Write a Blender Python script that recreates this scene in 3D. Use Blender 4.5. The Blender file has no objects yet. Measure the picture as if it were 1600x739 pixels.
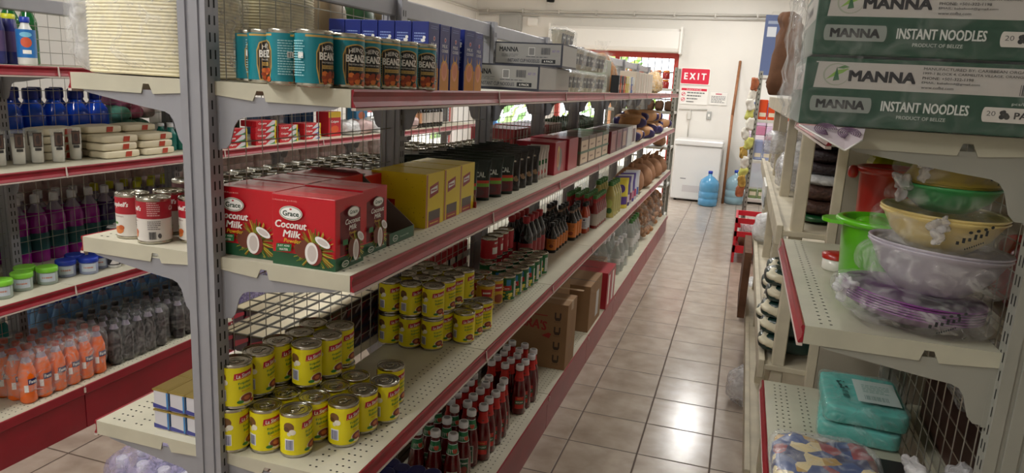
import bpy, bmesh, math, random
from mathutils import Vector, Matrix, noise
random.seed(7)
C = bpy.context.scene.collection
SC = bpy.context.scene

# ------------------------------------------------------------------ camera
F, CX, CY, H = 1116.0, 800.0, 369.5, 1.6
_Y = Vector((368, -221.5, F)).normalized()
_Z = -Vector((-283, 5150, F)).normalized()
_Z = (_Z - _Y * _Z.dot(_Y)).normalized()
_X = _Y.cross(_Z)
if _X.x < 0: _X = -_X
RW = Matrix((_X, _Y, _Z))            # photo frame -> world
cam_data = bpy.data.cameras.new('camera'); cam = bpy.data.objects.new('camera', cam_data); C.objects.link(cam)
cam_data.sensor_width = 36; cam_data.lens = 36 * F / 1600; cam_data.clip_start = .02; cam_data.clip_end = 200
r_, u_, b_ = RW @ Vector((1, 0, 0)), RW @ Vector((0, -1, 0)), RW @ Vector((0, 0, -1))
cam.matrix_world = Matrix(((r_.x, u_.x, b_.x, 0), (r_.y, u_.y, b_.y, 0), (r_.z, u_.z, b_.z, H), (0, 0, 0, 1)))
SC.camera = cam
def ray(px, py): return RW @ Vector((px - CX, py - CY, F))
def P(px, py, z):                     # point of a horizontal plane seen at a pixel
    d = ray(px, py); t = (z - H) / d.z; return (d.x * t, d.y * t)
def PX(px, py, x):                    # (y, z) on the plane x
    d = ray(px, py); t = x / d.x; return (d.y * t, H + d.z * t)
def PY(px, py, y):                    # (x, z) on the plane y
    d = ray(px, py); t = y / d.y; return (d.x * t, H + d.z * t)

# ------------------------------------------------------------------ light
SC.view_settings.view_transform = 'Standard'; SC.view_settings.look = 'None'
SC.view_settings.gamma = 1; SC.view_settings.use_curve_mapping = False
SC.view_settings.exposure = 0.0
w = bpy.data.worlds.new('world'); SC.world = w; w.use_nodes = True
bg = w.node_tree.nodes['Background']; bg.inputs['Color'].default_value = (.9, .95, 1, 1); bg.inputs['Strength'].default_value = 5
sun_d = bpy.data.lights.new('sun', 'SUN'); sun_d.energy = 9; sun_d.angle = .02; sun_d.color = (1, .95, .86)
sun = bpy.data.objects.new('sun', sun_d); C.objects.link(sun); sun.rotation_euler = (math.radians(-52), 0, math.radians(-25))
CEIL = 3.3
def area(name, loc, size, energy, col=(1, 1, 1), rot=(0, 0, 0)):
    d = bpy.data.lights.new(name, 'AREA'); d.shape = 'RECTANGLE'; d.size, d.size_y = size; d.energy = energy; d.color = col
    o = bpy.data.objects.new(name, d); C.objects.link(o); o.location = loc; o.rotation_euler = rot; return o
ADDED_LAMPS = [(-.3, 9.9, 44), (-.3, 6.6, 36), (-2.0, 8.6, 42), (-1.95, 4.6, 28), (-.3, 3.4, 17), (-3.7, 6.0, 30), (1.6, 7.5, 26), (1.4, 2.6, 1.6), (-2.1, .6, 48), (-1.5, -1.0, 38)]  # added fill lights, none in view, brightening the aisles and near shelves
for i, (x, y, e) in enumerate(ADDED_LAMPS):
    area('fill_light', (x, y, CEIL - .12), (.25, 1.15), e, (1, .985, .96))

# ------------------------------------------------------------------ materials
def lin(c): 
    c /= 255.0
    return c / 12.92 if c <= .04045 else ((c + .055) / 1.055) ** 2.4
MATS = {}
def mat(name, rgb, rough=.5, metal=0, var=0, scale=8, bump=0, alpha=1, trans=0, spec=None, emit=0, sub=0, coat=0):
    if name in MATS: return MATS[name]
    m = bpy.data.materials.new(name); m.use_nodes = True; nt = m.node_tree; b = nt.nodes['Principled BSDF']
    col = tuple(lin(v) for v in rgb) + (1,)
    b.inputs['Base Color'].default_value = col; b.inputs['Roughness'].default_value = rough; b.inputs['Metallic'].default_value = metal
    if alpha < 1: b.inputs['Alpha'].default_value = alpha
    if trans: b.inputs['Transmission Weight'].default_value = trans; b.inputs['IOR'].default_value = 1.3
    if spec is not None: b.inputs['Specular IOR Level'].default_value = spec
    if coat: b.inputs['Coat Weight'].default_value = coat; b.inputs['Coat Roughness'].default_value = .12
    if emit: b.inputs['Emission Color'].default_value = col; b.inputs['Emission Strength'].default_value = emit
    if var or bump:
        tc = nt.nodes.new('ShaderNodeTexCoord'); nz = nt.nodes.new('ShaderNodeTexNoise'); nz.inputs['Scale'].default_value = scale; nz.inputs['Detail'].default_value = 5
        nt.links.new(tc.outputs['Object'], nz.inputs['Vector'])
        if var:
            mx = nt.nodes.new('ShaderNodeMix'); mx.data_type = 'RGBA'; mx.blend_type = 'MULTIPLY'
            rp = nt.nodes.new('ShaderNodeValToRGB'); rp.color_ramp.elements[0].position = .3; rp.color_ramp.elements[1].position = .65
            rp.color_ramp.elements[0].color = (1 - var,) * 3 + (1,); rp.color_ramp.elements[1].color = (1, 1, 1, 1)
            nt.links.new(nz.outputs['Fac'], rp.inputs['Fac']); mx.inputs[0].default_value = 1
            mx.inputs[6].default_value = col; nt.links.new(rp.outputs['Color'], mx.inputs[7]); nt.links.new(mx.outputs[2], b.inputs['Base Color'])
        if bump:
            bp = nt.nodes.new('ShaderNodeBump'); bp.inputs['Strength'].default_value = bump; bp.inputs['Distance'].default_value = .01
            nt.links.new(nz.outputs['Fac'], bp.inputs['Height']); nt.links.new(bp.outputs['Normal'], b.inputs['Normal'])
    MATS[name] = m; return m
def ink(r, g, b, rough=.45):
    return mat('ink_%02x%02x%02x' % (r, g, b), (r, g, b), rough, coat=.15)
WHITE = (238, 236, 230); BLACK = (22, 22, 24)
mat('cream_metal', (200, 195, 174), .42, var=.16, scale=6)
mat('cream_dimmed', (182, 180, 160), .42, var=.16, scale=6)  # same cream, darkened so the colour carries the short bay's dimmer light
mat('white_metal', (214, 213, 204), .45, var=.12, scale=5)
mat('grey_metal', (158, 158, 164), .42, .2, var=.08)
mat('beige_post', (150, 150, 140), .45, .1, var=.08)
mat('slot_black', (14, 14, 15), .8)
mat('rail_red', (148, 14, 34), .38, var=.25, scale=14, coat=.15)
mat('kick_red', (146, 10, 34), .38, var=.25, scale=5, coat=.15)
mat('rail_lip', (205, 190, 180), .4)
mat('wire', (168, 166, 156), .35, .7)
mat('tin', (190, 186, 172), .24, 1)
mat('tin_dark', (110, 108, 100), .3, 1)
mat('wall_white', (228, 225, 218), .8, var=.05, scale=1.5)
mat('frame_red', (178, 58, 46), .5, var=.15)
mat('cardboard', (156, 122, 88), .8, var=.1, scale=12)
mat('cardboard_grey', (112, 104, 94), .8, var=.15, scale=12)
mat('wood_pale', (202, 192, 168), .6, var=.22, scale=9)
mat('wood_brown', (150, 98, 60), .55, var=.25, scale=20)

def film(name, rgb, base=.12, rough=.12, haze=.35):
    """thin crinkled polythene: mostly see-through, glossy, milky where it is creased"""
    m = bpy.data.materials.new(name); m.use_nodes = True; nt = m.node_tree; N = nt.nodes; L = nt.links
    for n in list(N): N.remove(n)
    out = N.new('ShaderNodeOutputMaterial'); tr = N.new('ShaderNodeBsdfTransparent'); pb = N.new('ShaderNodeBsdfPrincipled')
    pb.inputs['Base Color'].default_value = tuple(lin(v) for v in rgb) + (1,); pb.inputs['Roughness'].default_value = rough
    tc = N.new('ShaderNodeTexCoord'); nz = N.new('ShaderNodeTexNoise'); nz.inputs['Scale'].default_value = 22; nz.inputs['Detail'].default_value = 3.5; nz.inputs['Distortion'].default_value = 1.6
    L.new(tc.outputs['Object'], nz.inputs['Vector'])
    mr = N.new('ShaderNodeMapRange'); mr.inputs[1].default_value = .42; mr.inputs[2].default_value = .72; mr.inputs[3].default_value = base; mr.inputs[4].default_value = base + haze
    L.new(nz.outputs['Fac'], mr.inputs[0])
    bp = N.new('ShaderNodeBump'); bp.inputs['Strength'].default_value = .6; bp.inputs['Distance'].default_value = .012; L.new(nz.outputs['Fac'], bp.inputs['Height']); L.new(bp.outputs['Normal'], pb.inputs['Normal'])
    mx = N.new('ShaderNodeMixShader'); L.new(mr.outputs[0], mx.inputs[0]); L.new(tr.outputs[0], mx.inputs[1]); L.new(pb.outputs[0], mx.inputs[2]); L.new(mx.outputs[0], out.inputs[0])
    MATS[name] = m; return m
film('film_clear', (225, 228, 230)); film('film_milky', (225, 225, 228), .34, .25, .4); film('film_lilac', (190, 180, 215), .3, .2, .4)
film('film_pack', (232, 232, 230), .1, .12, .3); film('film_thin', (235, 235, 230), .05, .1, .2); film('film_shrink', (225, 228, 226), .03, .06, .12); film('film_white', (235, 236, 236), .65, .25, .3)
def gel(name, rgb, alpha=.85, rough=.12): return mat(name, rgb, rough, alpha=alpha, coat=.4)

# ------------------------------------------------------------------ mesh building
class MB:
    def __init__(s): s.v = []; s.f = []; s.m = []; s.names = []; s.sm = []
    def mi(s, n):
        if not isinstance(n, str): n = n.name
        if n not in s.names: s.names.append(n)
        return s.names.index(n)
    def add(s, vs, fs, m, smooth=False):
        o = len(s.v); s.v += [tuple(v) for v in vs]; k = s.mi(m)
        for f in fs: s.f.append([i + o for i in f]); s.m.append(k); s.sm.append(smooth)
    def box(s, x0, y0, z0, x1, y1, z1, m, c=0):
        if x0 > x1: x0, x1 = x1, x0
        if y0 > y1: y0, y1 = y1, y0
        if z0 > z1: z0, z1 = z1, z0
        if c <= 0:
            vs = [(x, y, z) for z in (z0, z1) for x, y in ((x0, y0), (x1, y0), (x1, y1), (x0, y1))]
            s.add(vs, [(3, 2, 1, 0), (4, 5, 6, 7), (0, 1, 5, 4), (1, 2, 6, 5), (2, 3, 7, 6), (3, 0, 4, 7)], m); return
        # chamfered box: chamfered outline, inset caps
        def ring(i, z): return [(x0 + i, y0, z) if False else p for p in [(x0 + i + c, y0 + i, z), (x1 - i - c, y0 + i, z), (x1 - i, y0 + i + c, z), (x1 - i, y1 - i - c, z), (x1 - i - c, y1 - i, z), (x0 + i + c, y1 - i, z), (x0 + i, y1 - i - c, z), (x0 + i, y0 + i + c, z)]]
        vs = ring(c * .7, z0) + ring(0, z0 + c) + ring(0, z1 - c) + ring(c * .7, z1)
        fs = [list(range(7, -1, -1)), list(range(24, 32))]
        for k in range(3):
            for i in range(8): fs.append([k * 8 + i, k * 8 + (i + 1) % 8, k * 8 + 8 + (i + 1) % 8, k * 8 + 8 + i])
        s.add(vs, fs, m)
    def prism(s, poly, axis, a, b, m):
        """extrude a 2D polygon: axis 'y' -> poly is (x,z); 'z' -> (x,y); 'x' -> (y,z)"""
        n = len(poly)
        def pt(p, t): return (p[0], t, p[1]) if axis == 'y' else (p[0], p[1], t) if axis == 'z' else (t, p[0], p[1])
        vs = [pt(p, a) for p in poly] + [pt(p, b) for p in poly]
        s.add(vs, [list(range(n)), list(range(2 * n - 1, n - 1, -1))] + [[i, i + n, (i + 1) % n + n, (i + 1) % n] for i in range(n)], m)
    def lathe(s, prof, m, seg=20, cx=0, cy=0, smooth=True, cap=True, sq=0):
        """prof [(r,z)...] bottom to top; m a name or list per segment; sq squashes to a rounded square"""
        def ring(r, z):
            out = []
            for i in range(seg):
                a = 2 * math.pi * i / seg; k = 1
                if sq: k = 1 + sq * (1 / max(abs(math.cos(a)), abs(math.sin(a))) - 1)
                out.append((cx + r * k * math.cos(a), cy + r * k * math.sin(a), z))
            return out
        for k in range(len(prof) - 1):
            (r0, z0), (r1, z1) = prof[k], prof[k + 1]
            mm = m if isinstance(m, str) else m[k]
            if mm is None: continue
            s.add(ring(r0, z0) + ring(r1, z1), [[i, (i + 1) % seg, (i + 1) % seg + seg, i + seg] for i in range(seg)], mm, smooth)
        if cap:
            mm = m if isinstance(m, str) else m[0]; s.add(ring(*prof[0]), [list(range(seg - 1, -1, -1))], mm)
            mm = m if isinstance(m, str) else m[-1]; s.add(ring(*prof[-1]), [list(range(seg))], mm)
    def tube(s, pts, r, m, seg=6, smooth=True):
        pts = [Vector(p) for p in pts]; rings = []
        rr = r if isinstance(r, (list, tuple)) else [r] * len(pts)
        for i, p in enumerate(pts):
            d = (pts[min(i + 1, len(pts) - 1)] - pts[max(i - 1, 0)]).normalized()
            up = Vector((0, 0, 1)) if abs(d.z) < .9 else Vector((1, 0, 0))
            a = d.cross(up).normalized(); b = a.cross(d)
            rings += [p + (a * math.cos(t) + b * math.sin(t)) * rr[i] for t in [2 * math.pi * k / seg for k in range(seg)]]
        fs = [[k * seg + i, k * seg + (i + 1) % seg, (k + 1) * seg + (i + 1) % seg, (k + 1) * seg + i] for k in range(len(pts) - 1) for i in range(seg)]
        fs += [list(range(seg - 1, -1, -1)), list(range((len(pts) - 1) * seg, len(pts) * seg))]
        s.add(rings, fs, m, smooth)
    def mesh(s, name):
        me = bpy.data.meshes.new(name); me.from_pydata(s.v, [], s.f)
        for n in s.names: me.materials.append(MATS.get(n) or bpy.data.materials[n])
        me.polygons.foreach_set('material_index', s.m); me.polygons.foreach_set('use_smooth', s.sm); me.update(); return me
    def build(s, name, parent=None, weld=True):
        me = s.mesh(name)
        if weld:
            bm = bmesh.new(); bm.from_mesh(me); bmesh.ops.remove_doubles(bm, verts=bm.verts, dist=1e-6); bmesh.ops.recalc_face_normals(bm, faces=bm.faces) if len(bm.faces) < 60000 else None
            bm.to_mesh(me); bm.free()
        o = bpy.data.objects.new(name, me); C.objects.link(o)
        if parent: o.parent = parent
        return o
def tag(o, label=None, cat=None, group=None, kind=None):
    if label: o['label'] = label
    if cat: o['category'] = cat
    if group: o['group'] = group
    if kind: o['kind'] = kind
    return o
def empty(name, loc=(0, 0, 0), rz=0):
    o = bpy.data.objects.new(name, None); C.objects.link(o); o.location = loc; o.rotation_euler = (0, 0, rz); o.empty_display_size = .05; return o
def copy_tree(o, parent=None):
    c = o.copy(); C.objects.link(c); c.parent = parent
    if parent is not None: c.matrix_parent_inverse = o.matrix_parent_inverse.copy()
    for ch in list(o.children): copy_tree(ch, c)
    return c
class Proto:
    """first placing moves the prototype itself, later ones copy it with its parts"""
    def __init__(s, root, cat): s.root = root; s.cat = cat; s.used = False
    def put(s, x, y, z, rz=0, label='', group=None, sc=None, rx=0, ry=0):
        o = copy_tree(s.root) if s.used else s.root; s.used = True
        o.location = (x, y, z); o.rotation_euler = (rx, ry, rz)
        if sc: o.scale = (sc,) * 3 if isinstance(sc, (int, float)) else sc
        o['label'] = label; o['category'] = s.cat
        if group: o['group'] = group
        return o
ORD = 'first second third fourth fifth sixth seventh eighth ninth tenth eleventh twelfth thirteenth fourteenth fifteenth sixteenth seventeenth eighteenth nineteenth twentieth'.split()
ORD += ['twenty-' + o for o in ORD[:9]] + ['thirtieth'] + ['thirty-' + o for o in ORD[:9]] + ['fortieth'] + ['forty-' + o for o in ORD[:9]]
def relax(pts, d, n=60, fixed=()):
    pts = [list(p) for p in pts]
    for _ in range(n):
        for i in range(len(pts)):
            for j in range(i):
                dx, dy = pts[i][0] - pts[j][0], pts[i][1] - pts[j][1]; q = math.hypot(dx, dy)
                if q < d:
                    if q < 1e-6: dx, q = 1e-3, 1e-3
                    k = (d - q) / 2 / q; pts[i][0] += dx * k; pts[i][1] += dy * k; pts[j][0] -= dx * k; pts[j][1] -= dy * k
    return pts

# ------------------------------------------------------------------ printed decals
_TXT = {}
def text_geo(s, bold=.0, shear=0):
    k = (s, bold, shear)
    if k in _TXT: return _TXT[k]
    cu = bpy.data.curves.new('t', 'FONT'); cu.body = s; cu.resolution_u = 2; cu.offset = bold; cu.shear = shear; cu.space_character = 1 + bold * 2
    ob = bpy.data.objects.new('t', cu); C.objects.link(ob); bpy.context.view_layer.update()
    me = bpy.data.meshes.new_from_object(ob.evaluated_get(bpy.context.evaluated_depsgraph_get()))
    vs = [(v.co.x, v.co.y) for v in me.vertices]; fs = [list(p.vertices) for p in me.polygons]
    bpy.data.objects.remove(ob); bpy.data.curves.remove(cu); bpy.data.meshes.remove(me)
    x0 = min(v[0] for v in vs); x1 = max(v[0] for v in vs); y0 = min(v[1] for v in vs); y1 = max(v[1] for v in vs)
    vs = [((x - x0) / (x1 - x0) - .5, (y - y0) / (y1 - y0) - .5) for x, y in vs]
    _TXT[k] = (vs, fs, (x1 - x0) / (y1 - y0)); return _TXT[k]
class Dec:
    """flat printed artwork in (u, v); every call is one layer above the last"""
    def __init__(s, du=.008): s.items = []; s.du = du
    def grid(s, pts_fn, u0, u1, col):
        n = max(1, int(math.ceil((u1 - u0) / s.du))); vs = []; fs = []
        for i in range(n + 1):
            u = u0 + (u1 - u0) * i / n; lo, hi = pts_fn(u); vs += [(u, lo), (u, hi)]
        for i in range(n): fs.append([2 * i, 2 * i + 2, 2 * i + 3, 2 * i + 1])
        s.items.append((vs, fs, col)); return s
    def rect(s, u0, v0, u1, v1, col): return s.grid(lambda u: (v0, v1), u0, u1, col)
    def ell(s, cu, cv, ru, rv, col, n=14):
        vs = []; fs = []
        for i in range(n + 1):
            a = math.pi * i / n; u = cu - ru * math.cos(a); h = rv * math.sin(a); vs += [(u, cv - h), (u, cv + h)]
        for i in range(n): fs.append([2 * i, 2 * i + 2, 2 * i + 3, 2 * i + 1])
        s.items.append((vs, fs, col)); return s
    def poly(s, pts, col):
        if s.du > .02: s.items.append((list(pts), [list(range(len(pts)))], col)); return s
        us = [p[0] for p in pts]; u0, u1 = min(us), max(us)
        def span(u):
            vv = []; u = min(max(u, u0 + 1e-7), u1 - 1e-7)
            for a, b in zip(pts, pts[1:] + pts[:1]):
                if (a[0] - u) * (b[0] - u) <= 0 and abs(a[0] - b[0]) > 1e-9: vv.append(a[1] + (b[1] - a[1]) * (u - a[0]) / (b[0] - a[0]))
            return (min(vv), max(vv))
        g = sorted(set([u0 + (u1 - u0) * i / max(1, math.ceil((u1 - u0) / s.du)) for i in range(1 + max(1, math.ceil((u1 - u0) / s.du)))] + us))
        sp = [span(u) for u in g]; return s.strip([(u, a[0]) for u, a in zip(g, sp)], [(u, a[1]) for u, a in zip(g, sp)], col)
    def strip(s, lo, hi, col):
        """band between two polylines with the same u's"""
        vs = []; [vs.extend([a, b]) for a, b in zip(lo, hi)]
        s.items.append((vs, [[2 * i, 2 * i + 2, 2 * i + 3, 2 * i + 1] for i in range(len(lo) - 1)], col)); return s
    def text(s, t, cu, cv, h, col, w=None, bold=0, shear=0, rot=0, arc=0):
        v0, f0, asp = text_geo(t, 0, shear); w = w or h * asp; sh = [(0, 0)]
        if bold: k = bold * h * 1.3 / w; q = bold * .9; sh = [(-k, -q), (k, -q), (-k, q), (k, q)]
        for a_, b_ in sh:
            out = []
            for x, y in v0:
                if bold: x, y = x * (1 - 2 * k) + a_, y * (1 - 2 * q) + b_
                x *= w; y *= h
                if arc: y -= arc * (x / w * 2) ** 2
                if rot: x, y = x * math.cos(rot) - y * math.sin(rot), x * math.sin(rot) + y * math.cos(rot)
                out.append((cu + x, cv + y))
            s.items.append((out, f0, col))
        return s
    def lines(s, u0, v0, u1, v1, n, col, fill=.45, ragged=.3, seed=1):
        """rows of tiny print"""
        rnd = random.Random(seed); vs = []; fs = []; hgt = (v1 - v0) / n
        for i in range(n):
            v = v0 + hgt * (i + .5); u = u0; ue = u1 - (u1 - u0) * rnd.random() * ragged
            while u < ue:
                l = min(ue - u, (u1 - u0) * rnd.uniform(.08, .22)); k = len(vs)
                vs += [(u, v - hgt * fill / 2), (u + l, v - hgt * fill / 2), (u + l, v + hgt * fill / 2), (u, v + hgt * fill / 2)]; fs.append([k, k + 1, k + 2, k + 3]); u += l + (u1 - u0) * .03
        s.items.append((vs, fs, col)); return s
    def bars(s, u0, v0, u1, v1, n, col, seed=3, horiz=False):
        rnd = random.Random(seed); vs = []; fs = []
        a, b = (v0, v1) if horiz else (u0, u1); st = (b - a) / n
        for i in range(n):
            p = a + st * i; q = p + st * rnd.choice((.35, .5, .7)); k = len(vs)
            vs += [(u0, p), (u1, p), (u1, q), (u0, q)] if horiz else [(p, v0), (q, v0), (q, v1), (p, v1)]; fs.append([k, k + 1, k + 2, k + 3])
        s.items.append((vs, fs, col)); return s
    def blobs(s, u0, v0, u1, v1, n, ru, rv, cols, seed=1):
        rnd = random.Random(seed)
        for i in range(n):
            k = rnd.uniform(.7, 1.2); s.ell(rnd.uniform(u0, u1), rnd.uniform(v0, v1), ru * k, rv * k, rnd.choice(cols), 8)
        return s
    def emit(s, mb, fn, eps=.00005, start=1, rough=.45):
        for i, (vs, fs, col) in enumerate(s.items):
            off = eps * (i + start); m = col if isinstance(col, str) else ink(*col, rough=rough).name
            mb.add([fn(u, v, off) for u, v in vs], fs, m)
def wrap(R, a0=0, z0=0, cx=0, cy=0):
    return lambda u, v, o: (cx + (R + o) * math.cos(a0 + u / R), cy + (R + o) * math.sin(a0 + u / R), z0 + v)
def face(kind, a, b, z=0):
    """planar mapping. '-y': u along +x from a, plane y=b ; '+x': u along +y from a, plane x=b ; '-x': u along -y from a ; '+y': u along -x ; 'top': (a,b) origin, u along x"""
    if kind == '-y': return lambda u, v, o: (a + u, b - o, z + v)
    if kind == '+y': return lambda u, v, o: (a - u, b + o, z + v)
    if kind == '+x': return lambda u, v, o: (b + o, a + u, z + v)
    if kind == '-x': return lambda u, v, o: (b - o, a - u, z + v)
    if kind == 'top': return lambda u, v, o: (a + u, b + v, z + o)

# ------------------------------------------------------------------ the room
def tile_mat():
    m = bpy.data.materials.new('floor_tiles'); m.use_nodes = True; nt = m.node_tree; N = nt.nodes; L = nt.links; b = N['Principled BSDF']
    tc = N.new('ShaderNodeTexCoord'); sp = N.new('ShaderNodeSeparateXYZ'); L.new(tc.outputs['Object'], sp.inputs[0])
    def mth(op, a, c=None):
        n = N.new('ShaderNodeMath'); n.operation = op
        for i, v in enumerate((a, c)):
            if v is None: continue
            if isinstance(v, (int, float)): n.inputs[i].default_value = v
            else: L.new(v, n.inputs[i])
        return n.outputs[0]
    fr = []; ids = []
    for k, (off, p) in enumerate(((-.603, .3165), (2.985, .3185))):
        t = mth('DIVIDE', mth('SUBTRACT', sp.outputs[k], off), p); ids.append(mth('FLOOR', t)); q = mth('FRACT', t)
        fr.append(mth('MINIMUM', q, mth('SUBTRACT', 1, q)))
    d = mth('MINIMUM', fr[0], fr[1]); g = N.new('ShaderNodeMapRange'); g.inputs[1].default_value = .007; g.inputs[2].default_value = .016; L.new(d, g.inputs[0])
    nz = N.new('ShaderNodeTexNoise'); nz.inputs['Scale'].default_value = 7; nz.inputs['Detail'].default_value = 8; nz.inputs['Distortion'].default_value = .2
    cb = N.new('ShaderNodeCombineXYZ'); L.new(mth('MULTIPLY', ids[0], 3.7), cb.inputs[0]); L.new(mth('MULTIPLY', ids[1], 5.3), cb.inputs[1])
    va = N.new('ShaderNodeVectorMath'); va.operation = 'ADD'; L.new(tc.outputs['Object'], va.inputs[0]); L.new(cb.outputs[0], va.inputs[1]); L.new(va.outputs[0], nz.inputs['Vector'])
    rp = N.new('ShaderNodeValToRGB'); e = rp.color_ramp.elements; e[0].position = .3; e[0].color = (lin(156), lin(140), lin(125), 1); e[1].position = .72; e[1].color = (lin(190), lin(176), lin(160), 1)
    L.new(nz.outputs['Fac'], rp.inputs['Fac'])
    mx = N.new('ShaderNodeMix'); mx.data_type = 'RGBA'; mx.inputs[6].default_value = (lin(88), lin(72), lin(60), 1); L.new(rp.outputs['Color'], mx.inputs[7]); L.new(g.outputs[0], mx.inputs[0]); L.new(mx.outputs[2], b.inputs['Base Color'])
    r2 = N.new('ShaderNodeMapRange'); r2.inputs[3].default_value = .7; r2.inputs[4].default_value = .2; L.new(g.outputs[0], r2.inputs[0]); L.new(r2.outputs[0], b.inputs['Roughness'])
    bp = N.new('ShaderNodeBump'); bp.inputs['Distance'].default_value = .002; bp.inputs['Strength'].default_value = .6; L.new(g.outputs[0], bp.inputs['Height']); L.new(bp.outputs['Normal'], b.inputs['Normal'])
    b.inputs['Specular IOR Level'].default_value = .6; MATS['floor_tiles'] = m
tile_mat()
XL, XR, YF, YN = -4.4, 3.2, 11.5, -2.5
def struct(name, mb, parent=None):
    o = mb.build(name, parent)
    if not parent: o['kind'] = 'structure'
    return o
m = MB(); m.box(XL - .2, YN, -.1, XR + .2, YF + .2, 0, 'floor_tiles'); struct('floor', m)
m = MB(); m.box(XL - .2, YN, CEIL, XR + .2, YF + .2, CEIL + .15, 'wall_white'); struct('ceiling', m)
m = MB(); m.box(XL - .2, YN - .2, 0, XR + .2, YN, CEIL, 'wall_white'); struct('wall_near', m)
# far wall with a door opening and a small window
DX0, DX1, DZ = -2.98, -1.06, 2.16
WX0, WX1, WZ0, WZ1 = -4.05, -3.28, .85, 1.95
m = MB()
for a in [(XL, 0, WX0, CEIL), (WX0, 0, WX1, WZ0), (WX0, WZ1, WX1, CEIL), (WX1, 0, DX0, CEIL), (DX0, DZ, DX1, CEIL), (DX1, 0, XR + .2, CEIL)]:
    m.box(a[0], YF, a[1], a[2], YF + .2, a[3], 'wall_white')
struct('wall_far', m)
# left wall with two windows
m = MB(); LW = [(7.75, 8.6), (9.0, 10.7)]; Z0, Z1 = .5, 1.8
ys = [YN] + [v for ab in LW for v in ab] + [YF + .2]
for i in range(0, len(ys), 2): m.box(XL - .2, ys[i], 0, XL, ys[i + 1], CEIL, 'wall_white')
for a, b in LW: m.box(XL - .2, a, 0, XL, b, Z0, 'wall_white'); m.box(XL - .2, a, Z1, XL, b, CEIL, 'wall_white')
struct('wall_left', m)
m = MB(); m.box(XR, YN, 0, XR + .2, YF, CEIL, 'wall_white'); struct('wall_right', m)
mat('glass', (225, 240, 245), .03, alpha=.12); mat('blue_frame', (70, 130, 190), .4); mat('bar_dark', (70, 62, 56), .5)
def window_frame(name, x0, x1, z0, z1, axis, pos, fm, bars=0, th=.05, cross=()):
    m = MB()
    def bx(a0, c0, a1, c1, d=.03, mm=fm):
        if axis == 'y': m.box(a0, pos - d, c0, a1, pos + d, c1, mm)
        else: m.box(pos - d, a0, c0, pos + d, a1, c1, mm)
    bx(x0, z0, x0 + th, z1); bx(x1 - th, z0, x1, z1); bx(x0 + th, z1 - th, x1 - th, z1); bx(x0 + th, z0, x1 - th, z0 + th)
    for c in cross: bx(x0 + th, c - .02, x1 - th, c + .02)
    o = struct(name, m)
    if bars:
        m = MB(); n = int((x1 - x0) / bars)
        for i in range(1, n): a = x0 + (x1 - x0) * i / n; bx(a - .006, z0 + th, a + .006, z1 - th, .006, 'bar_dark')
        z = z0 + .25
        while z < z1 - .1: bx(x0 + th, z, x1 - th, z + .012, .008, 'bar_dark'); z += .32
        m.build('burglar_bars', o)
    m = MB(); bx(x0 + th, z0 + th, x1 - th, z1 - th, .003, 'glass'); m.build('window_pane', o)
    return o
window_frame('window_1', WX0, WX1, WZ0, WZ1, 'y', YF + .1, 'blue_frame', 0, .06, (1.3,))
for k, (a, b) in enumerate(LW): window_frame('window_%d' % (k + 2), a, b, Z0, Z1, 'x', XL - .1, 'frame_red', .14, .05, (1.15,))
m = MB(); m.box(DX0, YF + .02, 0, DX0 + .07, YF + .14, DZ, 'frame_red'); m.box(DX1 - .07, YF + .02, 0, DX1, YF + .14, DZ, 'frame_red'); m.box(DX0 + .07, YF + .02, DZ - .08, DX1 - .07, YF + .14, DZ, 'frame_red')
m.box(-2.05, YF + .04, 0, -1.98, YF + .12, DZ - .08, 'frame_red')
dr = struct('door_1', m)
m = MB()
for i in range(1, 17):
    x = DX0 + .07 + i * .106
    if abs(x + 2.015) > .05: m.box(x - .006, YF + .07, .06, x + .006, YF + .082, DZ - .08, 'bar_dark')
for z in (.1, .55, 1.0, 1.45, 1.86): m.box(DX0 + .07, YF + .066, z, DX1 - .07, YF + .086, z + .02, 'bar_dark')
m.build('burglar_bars', dr)
mat('shutter_white', (236, 234, 228), .5)
m = MB(); m.prism([(YF - .26, 2.22), (YF - .24, 2.17), (YF - .002, 2.17), (YF - .002, 2.5), (YF - .22, 2.5), (YF - .26, 2.46)], 'x', -3.05, -1.05, 'shutter_white')
m.box(-1.05, YF - .28, 2.14, -1.02, YF - .002, 2.53, 'shutter_white'); m.box(-3.08, YF - .28, 2.14, -3.05, YF - .002, 2.53, 'shutter_white')
tag(m.build('roller_shutter_box'), 'long white roller shutter box above the barred red-framed door', 'shutter')
# ground and hedge outside
mat('ground_out', (190, 180, 160), .9, var=.3, scale=2); mat('leaf_light', (170, 205, 110), .6, var=.5, scale=3); mat('leaf_dark', (120, 165, 80), .6, var=.5, scale=3)
m = MB(); m.box(-16, YF + .2, -.12, 6, YF + 14, -.06, 'ground_out'); m.box(-16, -3, -.12, XL - .2, YF + .2, -.06, 'ground_out'); struct('ground', m)
def bush(x, y, r, h, seed, label):
    rnd = random.Random(seed); mb = MB()
    for i in range(260):
        a = rnd.uniform(0, 6.28); e = rnd.uniform(-.2, 1.45); q = r * rnd.uniform(.55, 1)
        c = Vector((math.cos(a) * math.cos(e) * q, math.sin(a) * math.cos(e) * q, h * .25 + math.sin(e) * h * .72 * rnd.uniform(.7, 1)))
        n = Vector((rnd.gauss(0, 1), rnd.gauss(0, 1), rnd.gauss(0, 1))).normalized(); t = n.orthogonal().normalized(); b = n.cross(t); s = rnd.uniform(.1, .2)
        mb.add([c - t * s, c - b * s * .5, c + t * s, c + b * s * .5], [[0, 1, 2, 3]], rnd.choice(('leaf_light', 'leaf_light', 'leaf_dark')))
    mb.tube([(0, 0, 0), (.05, .05, h * .5)], [.07, .04], 'wood_brown'); o = mb.build('garden_shrub', weld=False); o.location = (x, y, -.06)
    tag(o, label, 'shrub')
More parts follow.
